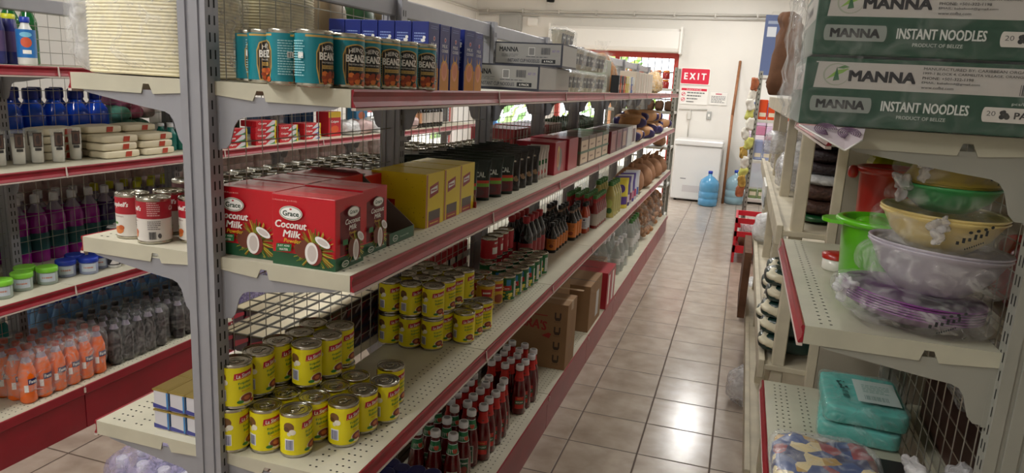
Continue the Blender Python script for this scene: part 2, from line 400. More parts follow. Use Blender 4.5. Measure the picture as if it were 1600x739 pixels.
for i, (x, y, r, h, l) in enumerate([(-5.6, 15.0, 1.2, 2.4, 'leafy green shrub outside the small blue-framed window'), (-3.0, 16.5, 1.25, 2.9, 'tall leafy shrub outside behind the middle door post'), (-.2, 17.5, 1.3, 2.9, 'pale green shrub outside behind the jars by the red door post')]): bush(x, y, r, h, i, l)

# fittings on the far wall
mat('pipe_white', (206, 203, 195), .5); mat('panel_grey', (170, 170, 166), .5)
m = MB(); m.tube([(XL + .05, YF - .03, 2.715), (.22, YF - .03, 2.74)], .02, 'pipe_white', 8); m.tube([(XL + .03, 2.5, 2.72), (XL + .03, YF - .04, 2.715)], .02, 'pipe_white', 8)
for i in range(8): m.box(-4.2 + i * .6, YF - .055, 2.69, -4.18 + i * .6, YF, 2.76, 'pipe_white')
tag(m.build('conduit_pipe'), 'upper white conduit pipe running along the far wall into the corner', 'pipe')
m = MB(); m.tube([(XL + .05, YF - .02, 2.655), (.2, YF - .02, 2.68)], .014, 'pipe_white', 8); tag(m.build('conduit_pipe'), 'thinner white conduit pipe just below the thick one on the far wall', 'pipe')
m = MB(); m.box(.2, YF - .06, 2.64, .34, YF, 2.8, 'pipe_white', .01); tag(m.build('junction_box'), 'beige junction box where the conduit pipes end near the stacked cartons', 'box')
m = MB(); m.box(-3.97, YF - .1, 2.4, -3.6, YF, 2.66, 'panel_grey', .01); o = tag(m.build('electrical_panel'), 'grey electrical panel box high in the far corner', 'panel')
m = MB(); m.box(-3.94, YF - .108, 2.43, -3.64, YF - .1, 2.63, 'panel_grey', .004); m.build('panel_door', o)
m = MB(); m.box(-3.5, YF - .07, 2.5, -3.33, YF, 2.62, 'shutter_white', .01); tag(m.build('junction_box'), 'small white junction box beside the grey electrical panel', 'box')
m = MB(); m.lathe([(.0, 0), (.06, 0), (.07, .05), (.05, .12), (0, .14)], 'slot_black', 14, cap=False); o = m.build('security_camera'); o.location = (-3.12, YF - .12, 2.86); tag(o, 'small dark dome camera high on the far wall', 'camera')
# exit sign, notices
def sign(name, x0, x1, z0, z1, dec, label, cat, col='shutter_white', t=.012):
    m = MB(); m.box(x0, YF - t, z0, x1, YF, z1, col); o = m.build(name); tag(o, label, cat)
    d = MB(); dec.emit(d, lambda u, v, q: (x0 + u, YF - t - q * 6, z0 + v)); d.build('sign_print', o); return o
RED = (214, 28, 62)
d = Dec(.05); W, T = .44, .25
d.rect(.012, .03, W - .012, T - .03, RED).rect(.03, .012, W - .03, T - .012, RED)
for a in (.03, W - .03):
    for b in (.03, T - .03): d.ell(a, b, .018, .018, RED)
d.text('E X I T', W / 2, T / 2, .1, (245, 240, 240), w=.33, bold=.035)
sign('exit_sign', -1.01, -1.01 + W, 1.705, 1.955, d, 'red EXIT sign with white letters on the far wall', 'sign')
d = Dec(.05); d.rect(.01, .205, .39, .24, RED).text('NOTICE', .2, .222, .022, (240, 200, 206), w=.22, bold=.03)
for i, v in enumerate((.15, .07)): d.ell(.045, v, .03, .03, (210, 60, 90)).ell(.045, v, .022, .022, WHITE).poly([(.02, v - .012), (.03, v - .02), (.07, v + .012), (.06, v + .02)], (210, 60, 90))
for i in range(4): d.lines(.1, .163 - i * .045, .36 - .05 * i, .187 - i * .045, 1, (110, 110, 110), fill=.7, ragged=0, seed=i)
sign('wall_notice', -.985, -.575, 1.41, 1.665, d, 'white notice sheet with a red heading under the EXIT sign', 'notice')
d = Dec(.05); d.rect(.004, .004, .266, .006, (150, 150, 150)).rect(.004, .194, .266, .196, (150, 150, 150)).rect(.004, .004, .006, .196, (150, 150, 150)).rect(.264, .004, .266, .196, (150, 150, 150)).rect(.09, .155, .18, .175, (200, 120, 130)).lines(.03, .03, .24, .14, 5, (120, 120, 125))
sign('wall_notice', -.55, -.28, 1.42, 1.62, d, 'small pale notice with fine print to one side of the red-headed notice', 'notice')
m = MB(); m.tube([(-.98, YF - .012, 1.33), (-.56, YF - .012, 1.345)], .012, 'pipe_white', 6); m.tube([(-.81, YF - .02, 1.33), (-.81, YF - .02, .92)], .008, 'pipe_white', 6); m.box(-.85, YF - .04, 1.18, -.79, YF, 1.3, 'pipe_white', .006)
tag(m.build('cable_trunking'), 'white cable trunking and socket above the chest freezer', 'cable')
m = MB(); m.box(-.56, YF - .03, 1.2, -.49, YF, 1.32, 'panel_grey', .006); o = tag(m.build('light_switch'), 'grey light switch on the far wall above the freezer', 'switch'); m = MB(); m.box(-.54, YF - .038, 1.24, -.51, YF - .03, 1.28, 'shutter_white'); m.build('rocker', o)
# unseen ceiling lamps, fixtures added to go with the fill lights
mat('added_lamp_glow', (255, 250, 240), .5, emit=3)
LN = ['over the freezer end of the main aisle', 'over the middle of the main aisle', 'over the far end of the second aisle', 'over the middle of the second aisle', 'over the main aisle above the sauce bottles', 'by the left wall windows', 'over the far end beyond the wooden rack', 'over the green cartons', 'over the second aisle near its entrance', 'over the entrance of the main aisle']
for (x, y, e), l in zip(ADDED_LAMPS, LN):
    m = MB(); m.box(x - .15, y - .62, CEIL - .05, x + .15, y + .62, CEIL, 'shutter_white', .01); o = m.build('added_lamp'); tag(o, 'added unseen fluorescent ceiling lamp ' + l, 'lamp')
    for k in (-.07, .07): q = MB(); q.tube([(x + k, y - .58, CEIL - .07), (x + k, y + .58, CEIL - .07)], .014, 'added_lamp_glow', 8); q.build('tube', o)

# ------------------------------------------------------------------ metal gondolas
def upright_mesh(h, post, hw=.035, dy=.04):
    m = MB(); g = .004
    # outline seen from above, grooved on the end faces
    pr = [(-hw, 0), (-hw * .45, 0), (-hw * .42, g), (-hw * .2, g), (-hw * .17, 0), (hw * .45, 0), (hw * .48, g), (hw * .62, g), (hw * .65, 0), (hw, 0), (hw, dy), (-hw, dy)]
    m.prism(pr, 'z', 0, h, post)
    z = .06
    while z < h - .04:
        for sx in (-1, 1):
            for yy in (.010, .025):
                x = sx * (hw + .0004); m.add([(x, yy, z), (x, yy + .0046, z), (x, yy + .0046, z + .019), (x, yy, z + .019)], [[0, 1, 2, 3]], 'slot_black')
        z += .0345
    m.box(-hw, 0, h, hw, dy, h + .004, post); return m
def shelf_mb(L, D, col, sgn, holes=(), near_notch=.65, lip=.036):
    """a board from x=0 (post) to sgn*D, 0..L along y, top at z=0"""
    m = MB(); s = sgn
    m.box(0, 0, -.006, s * D, L, 0, col)
    n0 = D * near_notch if False else .11
    pr = [(0, -.006), (0, -lip * .8), (s * (n0 - .016), -lip), (s * (n0 - .006), -lip + .021), (s * (n0 + .010), -lip + .021), (s * (n0 + .016), -lip), (s * D, -lip), (s * D, -.006)]
    m.prism(pr, 'y', 0, .0025, col); m.prism(pr, 'y', L - .0025, L, col)
    m.box(s * (D - .003), .0025, -lip, s * D, L - .0025, -.006, col); m.box(0, .0025, -.03, s * .003, L - .0025, -.006, col)
    for d in holes:
        n = int(L / .026)
        for i in range(1, n):
            y = i * L / n; x = s * (D - d); q = .0028
            m.add([(x - q, y - q * .6, .0004), (x, y - q, .0004), (x + q, y - q * .6, .0004), (x + q, y + q * .6, .0004), (x, y + q, .0004), (x - q, y + q * .6, .0004)], [[0, 1, 2, 3, 4, 5]], 'slot_black')
    return m
def rail_mb(L, D, sgn):
    m = MB(); s = sgn
    pts = [(D + .0005, -.001), (D + .005, .001), (D + .007, -.004), (D + .0035, -.014), (D + .0045, -.024), (D + .010, -.034), (D + .008, -.036), (D + .0005, -.034)]
    m.prism([(s * a, b) for a, b in pts], 'y', .001, L - .001, 'rail_red')
    m.box(s * (D + .0005), .001, -.0415, s * (D + .011), L - .001, -.0362, 'rail_lip')
    m.prism([(s * (D + .0075), .0), (s * (D + .0085), -.004), (s * (D + .0125), -.036), (s * (D + .0125), -.043), (s * (D + .0075), -.03)], 'y', L - .004, L + .002, 'rail_lip')
    return m
def bracket_mb(D, sgn, post, lip=.036):
    s = sgn; z0 = -lip + .008
    pr = [(0, z0), (0, -.135), (.008, -.142), (.022, -.141), (.032, -.13), (.038, -.112), (.044, -.092), (.054, -.078), (.068, -.072)]
    pr += [(.12, -.066), (D - .12, -lip - .018), (D - .04, -lip - .006), (D - .01, z0)]
    m = MB(); m.prism([(s * a, b) for a, b in pr], 'y', 0, .0028, post); m.box(s * .0, -.0005, -.145, s * .008, .0035, -.05, post)
    return m
def mesh_panel(L, z0, z1, vp=.06, hp=.11, r=.0014):
    m = MB(); n = int(round(L / vp))
    for i in range(n + 1):
        y = L * i / n; m.tube([(0, y, z0), (0, y, z1)], r, 'wire', 4, False)
    z = z0 + .02
    while z < z1: m.tube([(.0025, 0, z), (.0025, L, z)], r, 'wire', 4, False); z += hp
    return m
def gondola(name, label, xc, hw, y0, n, pitch, D, zs, top, post, cols, base=(.16, .36), sides=(1, -1), vp=.06, hp=.11, hole_bays=2, end_cap=True, kick='kick_red', only_rail=None, base_sides=None):
    root = empty(name, (xc, y0, 0)); tag(root, label, 'shelving')
    up = upright_mesh(top, post, hw); pm = None
    for i in range(n + 1):
        if pm is None: o = up.build('upright', root); pm = o
        else: o = pm.copy(); C.objects.link(o)
        o.location = (0, i * pitch, 0)
    cache = {}
    def inst(key, fn, nm, par, loc):
        if key not in cache: o = fn().build(nm, par); cache[key] = o
        else: o = cache[key].copy(); C.objects.link(o); o.parent = par
        o.location = loc; return o
    L = pitch - .004
    for s in sides:
        for k, z in enumerate(zs):
            for i in range(n):
                hb = i < hole_bays
                o = inst(('b', s, hb, k == len(zs) - 1), lambda: shelf_mb(L, D, cols, s, ((.03, .048) if k < len(zs) - 1 else (.03, .046, .062, .1, .116)) if hb else ()), 'shelf_board', root, (s * hw, i * pitch + .022, z))
                inst(('r', s), lambda: rail_mb(L, D, s), 'price_rail', o, (0, 0, 0))
                inst(('k', s), lambda: bracket_mb(D, s, post), 'bracket', o, (0, .0032, 0))
                if i == n - 1: inst(('k', s), None, 'bracket', o, (0, L - .0065, 0))
    bz, bd = base
    for s in (base_sides or sides):
        for i in range(n):
            def bb():
                m = shelf_mb(L, bd, cols, s, (.03, .05, .07, .09) if i < 4 else ()); return m
            o = inst(('base', s, i < 4), bb, 'base_deck', root, (s * hw, i * pitch + .022, bz))
            def kk():
                m = MB(); m.box(s * (bd - .022), 0, -bz, s * (bd - .002), L, -.036, kick); m.box(s * (bd - .001), 0, -.04, s * (bd + .006), L, -.0, kick, .002); m.box(s * (bd + .006), L - .006, -.03, s * (bd + .009), L + .002, -.008, 'rail_lip'); return m
            inst(('kick', s), kk, 'kick_plate', o, (0, 0, 0))
    for i in range(n):
        inst(('m',), lambda: mesh_panel(L - .03, bz + .02, top - .06, vp, hp), 'wire_mesh', root, (0, i * pitch + .041, 0))
        def tr():
            m = MB(); m.box(-.014, 0, top - .062, .014, L - .035, top - .004, post, .004); return m
        inst(('t',), tr, 'top_rail', root, (0, i * pitch + .041, 0))
    return root
ZA, ZM, ZL, ZB = 1.568, 1.186, .71, .18
gondola('gondola_shelving', 'long metal shelving with cream shelves and red rails along the tiled aisle', -1.105, .035, 1.25, 8, .885, .325, (ZA, ZM, ZL), 1.845, 'grey_metal', 'cream_metal', base=(ZB, .345))
BA, BM_, BL, BB = 1.56, 1.16, .655, .2
BXC, BY0, BP = -2.975, .30, .952
gondola('gondola_shelving', 'metal shelving behind the canned goods, crossing the second aisle with deep red base', BXC, .035, BY0, 7, BP, .315, (BA, BM_, BL), 1.845, 'grey_metal', 'cream_metal', base=(BB, .325), vp=.06, hp=.055, hole_bays=0)
DXC, DY0 = .515, 1.385
gondola('gondola_shelving', 'short cream metal shelf bay holding plastic bowls and green noodle cartons', DXC, .035, DY0, 1, .885, .325, (1.553, 1.178, .715), 1.84, 'beige_post', 'cream_dimmed', base=(.16, .335), hp=.055, sides=(-1, 1))

# ------------------------------------------------------------------ goods: makers
def DEP(px, py, zc): d = ray(px, py) / F * zc; return (d.x, d.y)
def facing(x, y): return math.atan2(-y, -x)
def base(mb, name): return mb.build(name)
YEL = (232, 218, 12); TEAL = (0, 128, 142); GOLD = (196, 160, 84); GREEN = (30, 110, 60); CRED = (190, 22, 36); NAVY = (26, 42, 122)
def tin_can(name, r, h, body, dec=None, a0=0, tab=True, lid='tin', seg=26, bands=()):
    m = MB(); m.lathe([(r * .9, 0), (r, .002), (r, .005), (r * .982, .008), (r * .982, h - .008), (r, h - .005), (r * 1.0, h - .001), (r * .965, h), (r * .95, h - .004), (r * .3, h - .004)], 'tin', seg)
    root = m.build(name)
    l = MB(); rr = r * .982 + .0004; bd = ink(*body).name
    l.lathe([(rr, .008), (rr, h - .008)], bd, seg + 10, cap=False)
    for z0, z1, c in bands: l.lathe([(rr + .0001, z0), (rr + .0001, z1)], ink(*c).name, seg + 10, cap=False)
    if dec: dec.emit(l, wrap(rr, a0), start=4)
    lb = l.build('paper_label', root, weld=False)
    q = MB(); q.lathe([(r * .945, h - .0037), (r * .8, h - .0035), (r * .77, h - .0028), (r * .74, h - .0035), (r * .55, h - .0035), (r * .52, h - .003), (r * .49, h - .0035), (.0001, h - .0035)], lid, seg, cap=False)
    if tab:
        q.box(-.004, .006, h - .003, .004, .02, h - .0016, lid, .0008)
        q.tube([(.009 * math.cos(a) , -.002 + .012 * math.sin(a), h - .0016) for a in [k * math.pi / 5 for k in range(11)]], .0012, lid, 4)
    q.build('lid', root, weld=False); return root
def bottle(name, prof, glass, capprof, capm, label=None, dec=None, a0=0, seg=18, extra=None, lname='paper_label', sq=0):
    m = MB(); m.lathe(prof, glass, seg, sq=sq); root = m.build(name)
    c = MB(); c.lathe(capprof, capm, seg); c.build('cap', root)
    l = MB(); any_ = False
    for k_, (z0, z1, r0, r1, col) in enumerate(label or []):
        if k_:
            n_ = MB(); n_.lathe([(r0 + .0005, z0), (r1 + .0005, z1)], col if isinstance(col, str) else ink(*col).name, seg + 4, cap=False, sq=sq); n_.build('neck_label', root, weld=False); continue
        l.lathe([(r0 + .0005, z0), (r1 + .0005, z1)], col if isinstance(col, str) else ink(*col).name, seg + 4, cap=False, sq=sq); any_ = True
    if dec:
        for d, R, z in dec: d.emit(l, wrap(R + .0006, a0, z), start=4)
        any_ = True
    if any_: l.build(lname, root, weld=False)
    return root
def carton(name, sx, sy, sz, m_, decs=(), c=.002):
    """box from (0,0,0) to (sx,sy,sz); decs: (Dec, face, z)"""
    m = MB(); m.box(0, 0, 0, sx, sy, sz, m_, c)
    for d, k in decs:
        fn = {'-y': face('-y', 0, 0), '+x': face('+x', 0, sx), '-x': face('-x', sy, 0), '+y': face('+y', sx, sy), 'top': face('top', 0, 0, sz)}[k]; d.emit(m, fn)
    return m.build(name, weld=False)
def blob(mb, w, d, h, m, e=.5, amp=.006, fr=18, seed=0, seg=28, rings=18, x=0, y=0, z=0, flat=True, pinch=0, ridge=0):
    """soft bag: superellipsoid with creases; base sits on z"""
    def sp(c, p): return math.copysign(abs(c) ** p, c)
    vs = []; off = Vector((seed * 3.1, seed * 1.7, seed * 2.3))
    for j in range(rings + 1):
        v = -math.pi / 2 + math.pi * j / rings
        for i in range(seg):
            u = 2 * math.pi * i / seg
            X, Y_, Z_ = sp(math.cos(v), e) * sp(math.cos(u), e), sp(math.cos(v), e) * sp(math.sin(u), e), sp(math.sin(v), e)
            t = (Z_ + 1) / 2
            k = 1 - pinch * t ** 2
            p = Vector((X * w / 2 * k, Y_ * d / 2 * k, t * h))
            n = Vector((X / max(w, .01), Y_ / max(d, .01), Z_ / max(h, .01))).normalized()
            q = noise.noise(p * fr + off) + .5 * noise.noise(p * fr * 2.3 + off)
            if ridge: q += ridge * abs(noise.noise(p * fr * .8 + off * 2)) * 2 - ridge * .5
            p += n * q * amp
            if flat and p.z < 0: p.z = 0
            vs.append((p.x + x, p.y + y, p.z + z))
    fs = [[j * seg + i, j * seg + (i + 1) % seg, (j + 1) * seg + (i + 1) % seg, (j + 1) * seg + i] for j in range(rings) for i in range(seg)]
    mb.add(vs, fs, m, True); return mb
def pouch(name, w, d, h, col, dec=None, bands=(), seed=0):
    m = MB(); seg = 20; prof = [(0, .72), (.03, .95), (.15, 1), (.35, .96), (.55, .8), (.75, .5), (.88, .2), (.93, .06), (1, .05)]; rows = []
    for t, k in prof:
        for i in range(seg):
            a = 2 * math.pi * i / seg; x = math.cos(a); y = math.sin(a)
            wx = w / 2 * (.94 + .06 * (t > .85)) ; p = Vector((math.copysign(abs(x) ** .7, x) * wx, y * d / 2 * k, t * h))
            p.y += noise.noise(Vector((p.x * 40 + seed, p.y * 40, p.z * 30))) * .003 * (1 - t * .5); rows.append(tuple(p))
    cols = []
    for k in range(len(prof) - 1):
        t = (prof[k][0] + prof[k + 1][0]) / 2; c = col
        for z0, z1, cc in bands:
            if z0 <= t < z1: c = cc
        m.add([rows[i] for i in range(k * seg, (k + 2) * seg)], [[i, (i + 1) % seg, (i + 1) % seg + seg, i + seg] for i in range(seg)], ink(*c, rough=.25).name, True)
    m.add(rows[-seg:], [list(range(seg))], ink(*col, rough=.25).name)
    if dec:
        def fn(u, v, o):
            t = max(0, min(1, v / h)); kk = 0
            for a, b in zip(prof, prof[1:]):
                if a[0] <= t <= b[0]: kk = a[1] + (b[1] - a[1]) * (t - a[0]) / (b[0] - a[0])
            q = max(0, 1 - abs(2 * u / w) ** 2.9) ** .5
            return (u, -d / 2 * kk * q - .0022 - o, v)
        dec.emit(m, fn)
    return m.build(name)

# ---- yellow refried bean tin
def sierra_dec(du=.008):
    d = Dec(du); hh = .11
    for u in (0, .118):
        d.rect(u - .052, .02, u - .030, .048, (235, 235, 240)).bars(u - .050, .021, u - .032, .045, 11, (60, 66, 120))
        d.ell(u - .042, .078, .013, .012, (120, 82, 46)).ell(u - .048, .072, .007, .006, (92, 60, 34)).ell(u - .033, .066, .008, .007, (236, 230, 214)).ell(u - .041, .061, .005, .005, (226, 222, 196))
        d.poly([(u - .012, .072), (u + .034, .078), (u + .036, .094), (u - .01, .088)], (186, 24, 52))
        d.poly([(u - .0105, .0735), (u + .033, .0795), (u + .0342, .081), (u - .0102, .075)], (236, 200, 60))
        d.text('La Sierra', u + .012, .083, .009, WHITE, w=.037, bold=.02, shear=.25, rot=.13)
        d.text('Frijoles', u + .013, .064, .007, (66, 140, 60), w=.03, bold=.02, rot=.1).text('Refritos', u + .014, .054, .007, (66, 140, 60), w=.03, bold=.02, rot=.1)
        d.text('Bayos', u + .016, .045, .004, (200, 60, 40), w=.02, rot=.1)
        d.ell(u + .018, .024, .018, .013, (236, 226, 190)).ell(u + .018, .026, .015, .010, (130, 52, 34)).ell(u + .018, .026, .008, .005, (196, 110, 60)).ell(u + .002, .018, .008, .004, (50, 120, 50)).ell(u + .032, .016, .006, .004, (190, 36, 30))
    return d
sierra = Proto(tin_can('bean_tin', .0375, .11, YEL, sierra_dec()), 'tin')
def lids(s, z): return [P(a, b, z) for a, b in s]
def place_cans(proto, pts, z, desc, where, group, yaw=.38, jit=.3, seed=1, words='from the near end'):
    rnd = random.Random(seed); order = sorted(range(len(pts)), key=lambda i: (round(pts[i][1] / .05), -pts[i][0]))
    for n, i in enumerate(order):
        x, y = pts[i]; proto.put(x, y, z, facing(x, y) + yaw + rnd.uniform(-jit, jit), f'{desc}, {where}, {ORD[n]} {words}', group)
up = relax(lids([(373, 559), (405, 544), (434.5, 530), (467, 518), (489, 503), (479, 534), (509, 520), (530, 506.5)], ZL + .221), .0765)
lo = lids([(418.6, 626.5), (461, 636), (452.5, 610), (491, 617), (520, 600), (544.5, 585.5), (532, 623.5), (564, 606), (602, 592), (611, 569)], ZL + .11)
lo2 = relax(lo + [list(p) for p in up], .0765)
place_cans(sierra, up, ZL + .111, 'yellow bean tin', 'upper layer of the near cluster', 'yellow bean tins, near cluster')
place_cans(sierra, lo2, ZL, 'yellow bean tin', 'bottom layer of the near cluster', 'yellow bean tins, near cluster', seed=2)
up = relax(lids([(613, 436.8), (642.5, 441), (674.6, 444), (695.5, 434), (708, 427), (722, 420), (637, 425), (663, 431), (650, 418), (668, 412), (677.6, 424), (691, 418)], ZL + .221), .0765)
lo = lids([(721.7, 484.4), (735.6, 475.5), (747.5, 468)], ZL + .11)
lo2 = relax(lo + [list(p) for p in up], .0765)
place_cans(sierra, up, ZL + .111, 'yellow bean tin', 'upper layer of the second cluster', 'yellow bean tins, second cluster', seed=3)
place_cans(sierra, lo2, ZL, 'yellow bean tin', 'bottom layer of the second cluster', 'yellow bean tins, second cluster', seed=4)
# ochre mushroom tins between
d = Dec(); 
for u in (0, .1): d.poly([(u - .02, .06), (u + .02, .06), (u + .024, .09), (u - .024, .09)], (176, 34, 40)).lines(u - .016, .068, u + .016, .082, 1, WHITE).ell(u, .03, .022, .018, (150, 66, 30)).lines(u + .03, .02, u + .05, .09, 8, (120, 90, 20))
ochre = Proto(tin_can('soup_tin', .037, .11, (206, 166, 28), d), 'tin')
pts = relax([P(759.5, 441, ZL + .11), P(773, 433, ZL + .11), P(743, 431, ZL + .11), P(755, 424, ZL + .11)], .076)
place_cans(ochre, pts, ZL, 'ochre tin with red badge', 'between yellow tins and green corn tins', 'ochre tins with a red badge', words='from the entrance')
# green corn tins
d = Dec()
for u in (0, .115): d.rect(u - .004, .068, u + .014, .094, (60, 140, 200)).poly([(u - .03, .045), (u + .02, .05), (u + .018, .07), (u - .032, .066)], (196, 44, 40)).text('Corn', u - .006, .057, .01, WHITE, w=.03, bold=.02).blobs(u - .028, .012, u + .02, .038, 16, .006, .004, [(226, 206, 60), (240, 226, 110), (190, 180, 50)], 4).rect(u + .03, .02, u + .052, .085, WHITE).lines(u + .031, .022, u + .051, .083, 9, (90, 110, 90))
corn = Proto(tin_can('corn_tin', .0365, .108, (22, 104, 52), d), 'tin')
rows = []
for i, (x0, y0, n) in enumerate([(-.863, 2.735, 1), (-.858, 2.813, 2), (-.852, 2.891, 3), (-.848, 2.969, 2), (-.848, 3.047, 2), (-.856, 3.125, 2), (-.85, 3.203, 2)]):
    for k in range(n): rows.append((x0 - .0765 * k, y0 + .01 * (k % 2), i, k))
for x, y, i, k in rows:
    corn.put(x, y, ZL, facing(x, y) + .1 + .3 * math.sin(i * 3 + k), f'green corn tin, {ORD[i]} row from the yellow tins, {ORD[k]} from the aisle', 'green corn tins')

# ---- teal baked bean tins on the top shelf
d = Dec(.006); hh = .11
for u in (0, .118):
    d.rect(u - .05, .096, u + .03, .1, GOLD)
    ks = lambda g, w0, w1, z0, z1: [(u - w0 - g, z0 - g), (u + w0 + g, z0 - g), (u + w1 + g, z1), (u + w1 * .8 + g, z1 + .004), (u + .012, z1 + .012 + g), (u - .012, z1 + .012 + g), (u - w1 * .8 - g, z1 + .004), (u - w1 - g, z1)]
    def key(g, c):
        n = 10; lo = []; hi = []
        for i in range(n + 1):
            t = -1 + 2 * i / n; W = .027 + g; uu = u + t * W
            lo.append((uu, .010 - g + (.03 if abs(t) > .86 else 0))); hi.append((uu, .078 + g + .009 * (1 - t * t) - (.012 if abs(t) > .9 else 0)))
        d.strip(lo, hi, c)
    key(.0022, GOLD); key(0, (24, 22, 22))
    d.text('HEINZ', u, .078, .0085, WHITE, w=.034, bold=.01, arc=.004).text('BEANZ', u, .061, .0145, WHITE, w=.046, bold=.03).text('PROTEIN & FIBRE', u, .049, .003, WHITE, w=.036)
    d.rect(u - .018, .037, u + .019, .044, GOLD).text('NO ARTIFICIAL', u, .0405, .0035, (40, 30, 20), w=.032).blobs(u - .02, .01, u + .022, .03, 18, .006, .0045, [(196, 84, 28), (222, 120, 50), (160, 60, 22)], 2)
d.lines(-.078, .02, -.05, .09, 14, (150, 205, 210)).rect(-.064, .055, -.053, .066, WHITE); d.lines(.045, .02, .075, .09, 14, (150, 205, 210)).rect(.062, .055, .073, .066, WHITE).bars(.063, .056, .072, .065, 7, (40, 60, 60))
beans = Proto(tin_can('baked_bean_tin', .0372, .11, TEAL, d, tab=False), 'tin')
pts = [(-1.033, 1.355), (-.975, 1.318), DEP(446, 131, 1.47), DEP(491, 135, 1.43), DEP(545, 137, 1.50), DEP(573, 137, 1.57), DEP(600, 138, 1.63), DEP(626, 138, 1.69), DEP(650, 139, 1.745)]
pts = relax(pts, .0752)
yaws = [.3, .25, -1.6, .9, .6, .55, .55, .4, .5]
for i, (x, y) in enumerate(pts): beans.put(x, y, ZA, facing(x, y) + yaws[i], f'teal baked bean tin on the top shelf, {ORD[i]} from the grey upright', 'teal baked bean tins')

# ---- navy biscuit boxes
sx, sy, sz = .0455, .064, .165
d1 = Dec(.05); d1.rect(.004, 0, sy - .002, .055, (206, 134, 34)).ell(sy / 2, .055, .024, .022, (206, 134, 34)).ell(sy / 2, .048, .017, .024, (226, 150, 112)).ell(sy / 2, .05, .013, .018, (214, 130, 90))
d1.ell(sy / 2, .083, .013, .013, (226, 170, 60)).ell(sy / 2, .087, .010, .012, (44, 52, 130)).text('MILK', sy / 2, .112, .009, (225, 225, 235), w=.034, bold=.02).text('COOKIES', sy / 2, .1, .008, (225, 225, 235), w=.04, bold=.02).ell(sy / 2, .127, .006, .006, (220, 200, 220)).ell(sy / 2, .127, .004, .004, (170, 40, 60)).rect(.01, .15, .05, .152, (110, 120, 190)).rect(.012, .155, .052, .1565, (110, 120, 190))
d2 = Dec(.05); d2.lines(.006, .06, .036, .14, 12, (130, 150, 205)).ell(.03, .12, .006, .004, WHITE).ell(.033, .127, .004, .004, WHITE).ell(.029, .103, .008, .003, (190, 205, 235)).poly([(.024, .088), (.034, .088), (.029, .08)], WHITE).ell(.029, .09, .004, .004, WHITE)
bis = Proto(carton('biscuit_box', sx, sy, sz, ink(*NAVY, rough=.35).name, [(d1, '+x'), (d2, '-y')], .001), 'box')
for j, y in enumerate((1.665, 1.735, 1.806, 1.9, 1.985)):
    for i in range(6 if j == 0 else 2):
        bis.put(-.76 - sx - i * .047 + (.004 if j == 3 else 0), y, ZA, (-.12 if j == 3 and i == 0 else 0), f'navy biscuit box, {ORD[j]} row from the teal tins, {ORD[i]} from the aisle', 'navy biscuit boxes')

# ---- grey cup noodle cartons
def cup_carton(seed):
    sx, sy, sz = .30, .26, .098; d = Dec(.4); BK = (44, 46, 60)
    d.rect(0, 0, sx, .01, BK).rect(0, sz - .006, sx, sz, BK).rect(sx - .008, 0, sx, sz, BK).rect(.0, 0, .004, sz, BK)
    d.text('MANNA', .062, .068, .02, (30, 30, 36), w=.085, bold=.03).lines(.03, .036, .12, .05, 3, (110, 110, 112), seed=seed)
    d.rect(.15, .045, .178, .078, (225, 224, 220)).rect(.152, .047, .176, .076, (130, 128, 126)).bars(.205, .05, .245, .078, 15, (70, 70, 76)).text('A7 19', .268, .065, .01, (120, 96, 170), w=.03).lines(.14, .036, .24, .043, 1, (90, 90, 96))
    d.text('INSTANT CUP NOODLES', .13, .023, .014, (60, 62, 76), w=.14, bold=.01).rect(.21, .015, .27, .031, (24, 24, 30)).text('6 PACK', .24, .023, .008, WHITE, w=.04, bold=.02)
    e = Dec(.4); e.rect(0, 0, sy, .008, BK).rect(0, sz - .006, sy, sz, BK)
    return carton('noodle_carton', sx, sy, sz, ink(158, 156, 152).name, [(d, '-y'), (e, '+x')])
o = cup_carton(1); o.location = (-1.065, 2.70, ZA); tag(o, 'grey cup noodle carton at shelf level behind the navy biscuit boxes', 'carton')
o = cup_carton(2); o.location = (-1.052, 2.99, ZA + .1); tag(o, 'grey cup noodle carton on top, behind the navy biscuit boxes', 'carton')
o = cup_carton(3); o.location = (-1.08, 2.99, ZA); tag(o, 'grey cup noodle carton beneath the topmost one, mostly hidden', 'carton')
# film-wrapped packs of noodle cups
def cup_pack():
    root = empty('cup_noodle_pack'); m = MB(); hh = .095
    for a in range(3):
        c = MB(); 
        for b in range(1): c.lathe([(.028, .0), (.04, hh * .86), (.043, hh * .88), (.043, hh * .94), (.04, hh * .95)], [ink(206, 196, 176).name, 'tin', 'tin', 'tin'], 14)
        d = Dec(.006); d.rect(-.03, .02, .03, .07, (80, 78, 84)).text('MANNA', 0, .05, .012, WHITE, w=.04, bold=.02)
        d.emit(c, lambda u, v, o: ((.028 + .012 * v / hh + .001 + o) * math.cos(u / .036), (.028 + .012 * v / hh + .001 + o) * math.sin(u / .036), v))
        q = c.build('noodle_cup', root); q.location = (0, .045 + a * .088, 0)
    f = MB(); blob(f, .105, .285, hh + .008, 'film_clear', e=.35, amp=.004, fr=20, y=.135, seg=22, rings=12); f.build('film_wrap', root); return root
cp = Proto(cup_pack(), 'pack'); k = 0
for (x, y, z, l) in [(-.82, 3.28, 0, 'shelf level, touching the grey cartons'), (-.82, 3.59, 0, 'shelf level, below the dark gap'), (-.82, 3.90, 0, 'shelf level, next to the drink boxes'), (-.82, 3.30, .11, 'second layer, touching the top grey carton'), (-.83, 3.61, .11, 'second layer, next along the shelf'), (-.95, 3.62, .215, 'topmost of the wrapped stack'), (-.83, 3.92, .11, 'second layer, beside the green carton')]:
    cp.put(x, y, ZA + z, 0, 'film-wrapped pack of noodle cups, ' + l, 'wrapped noodle cup packs')
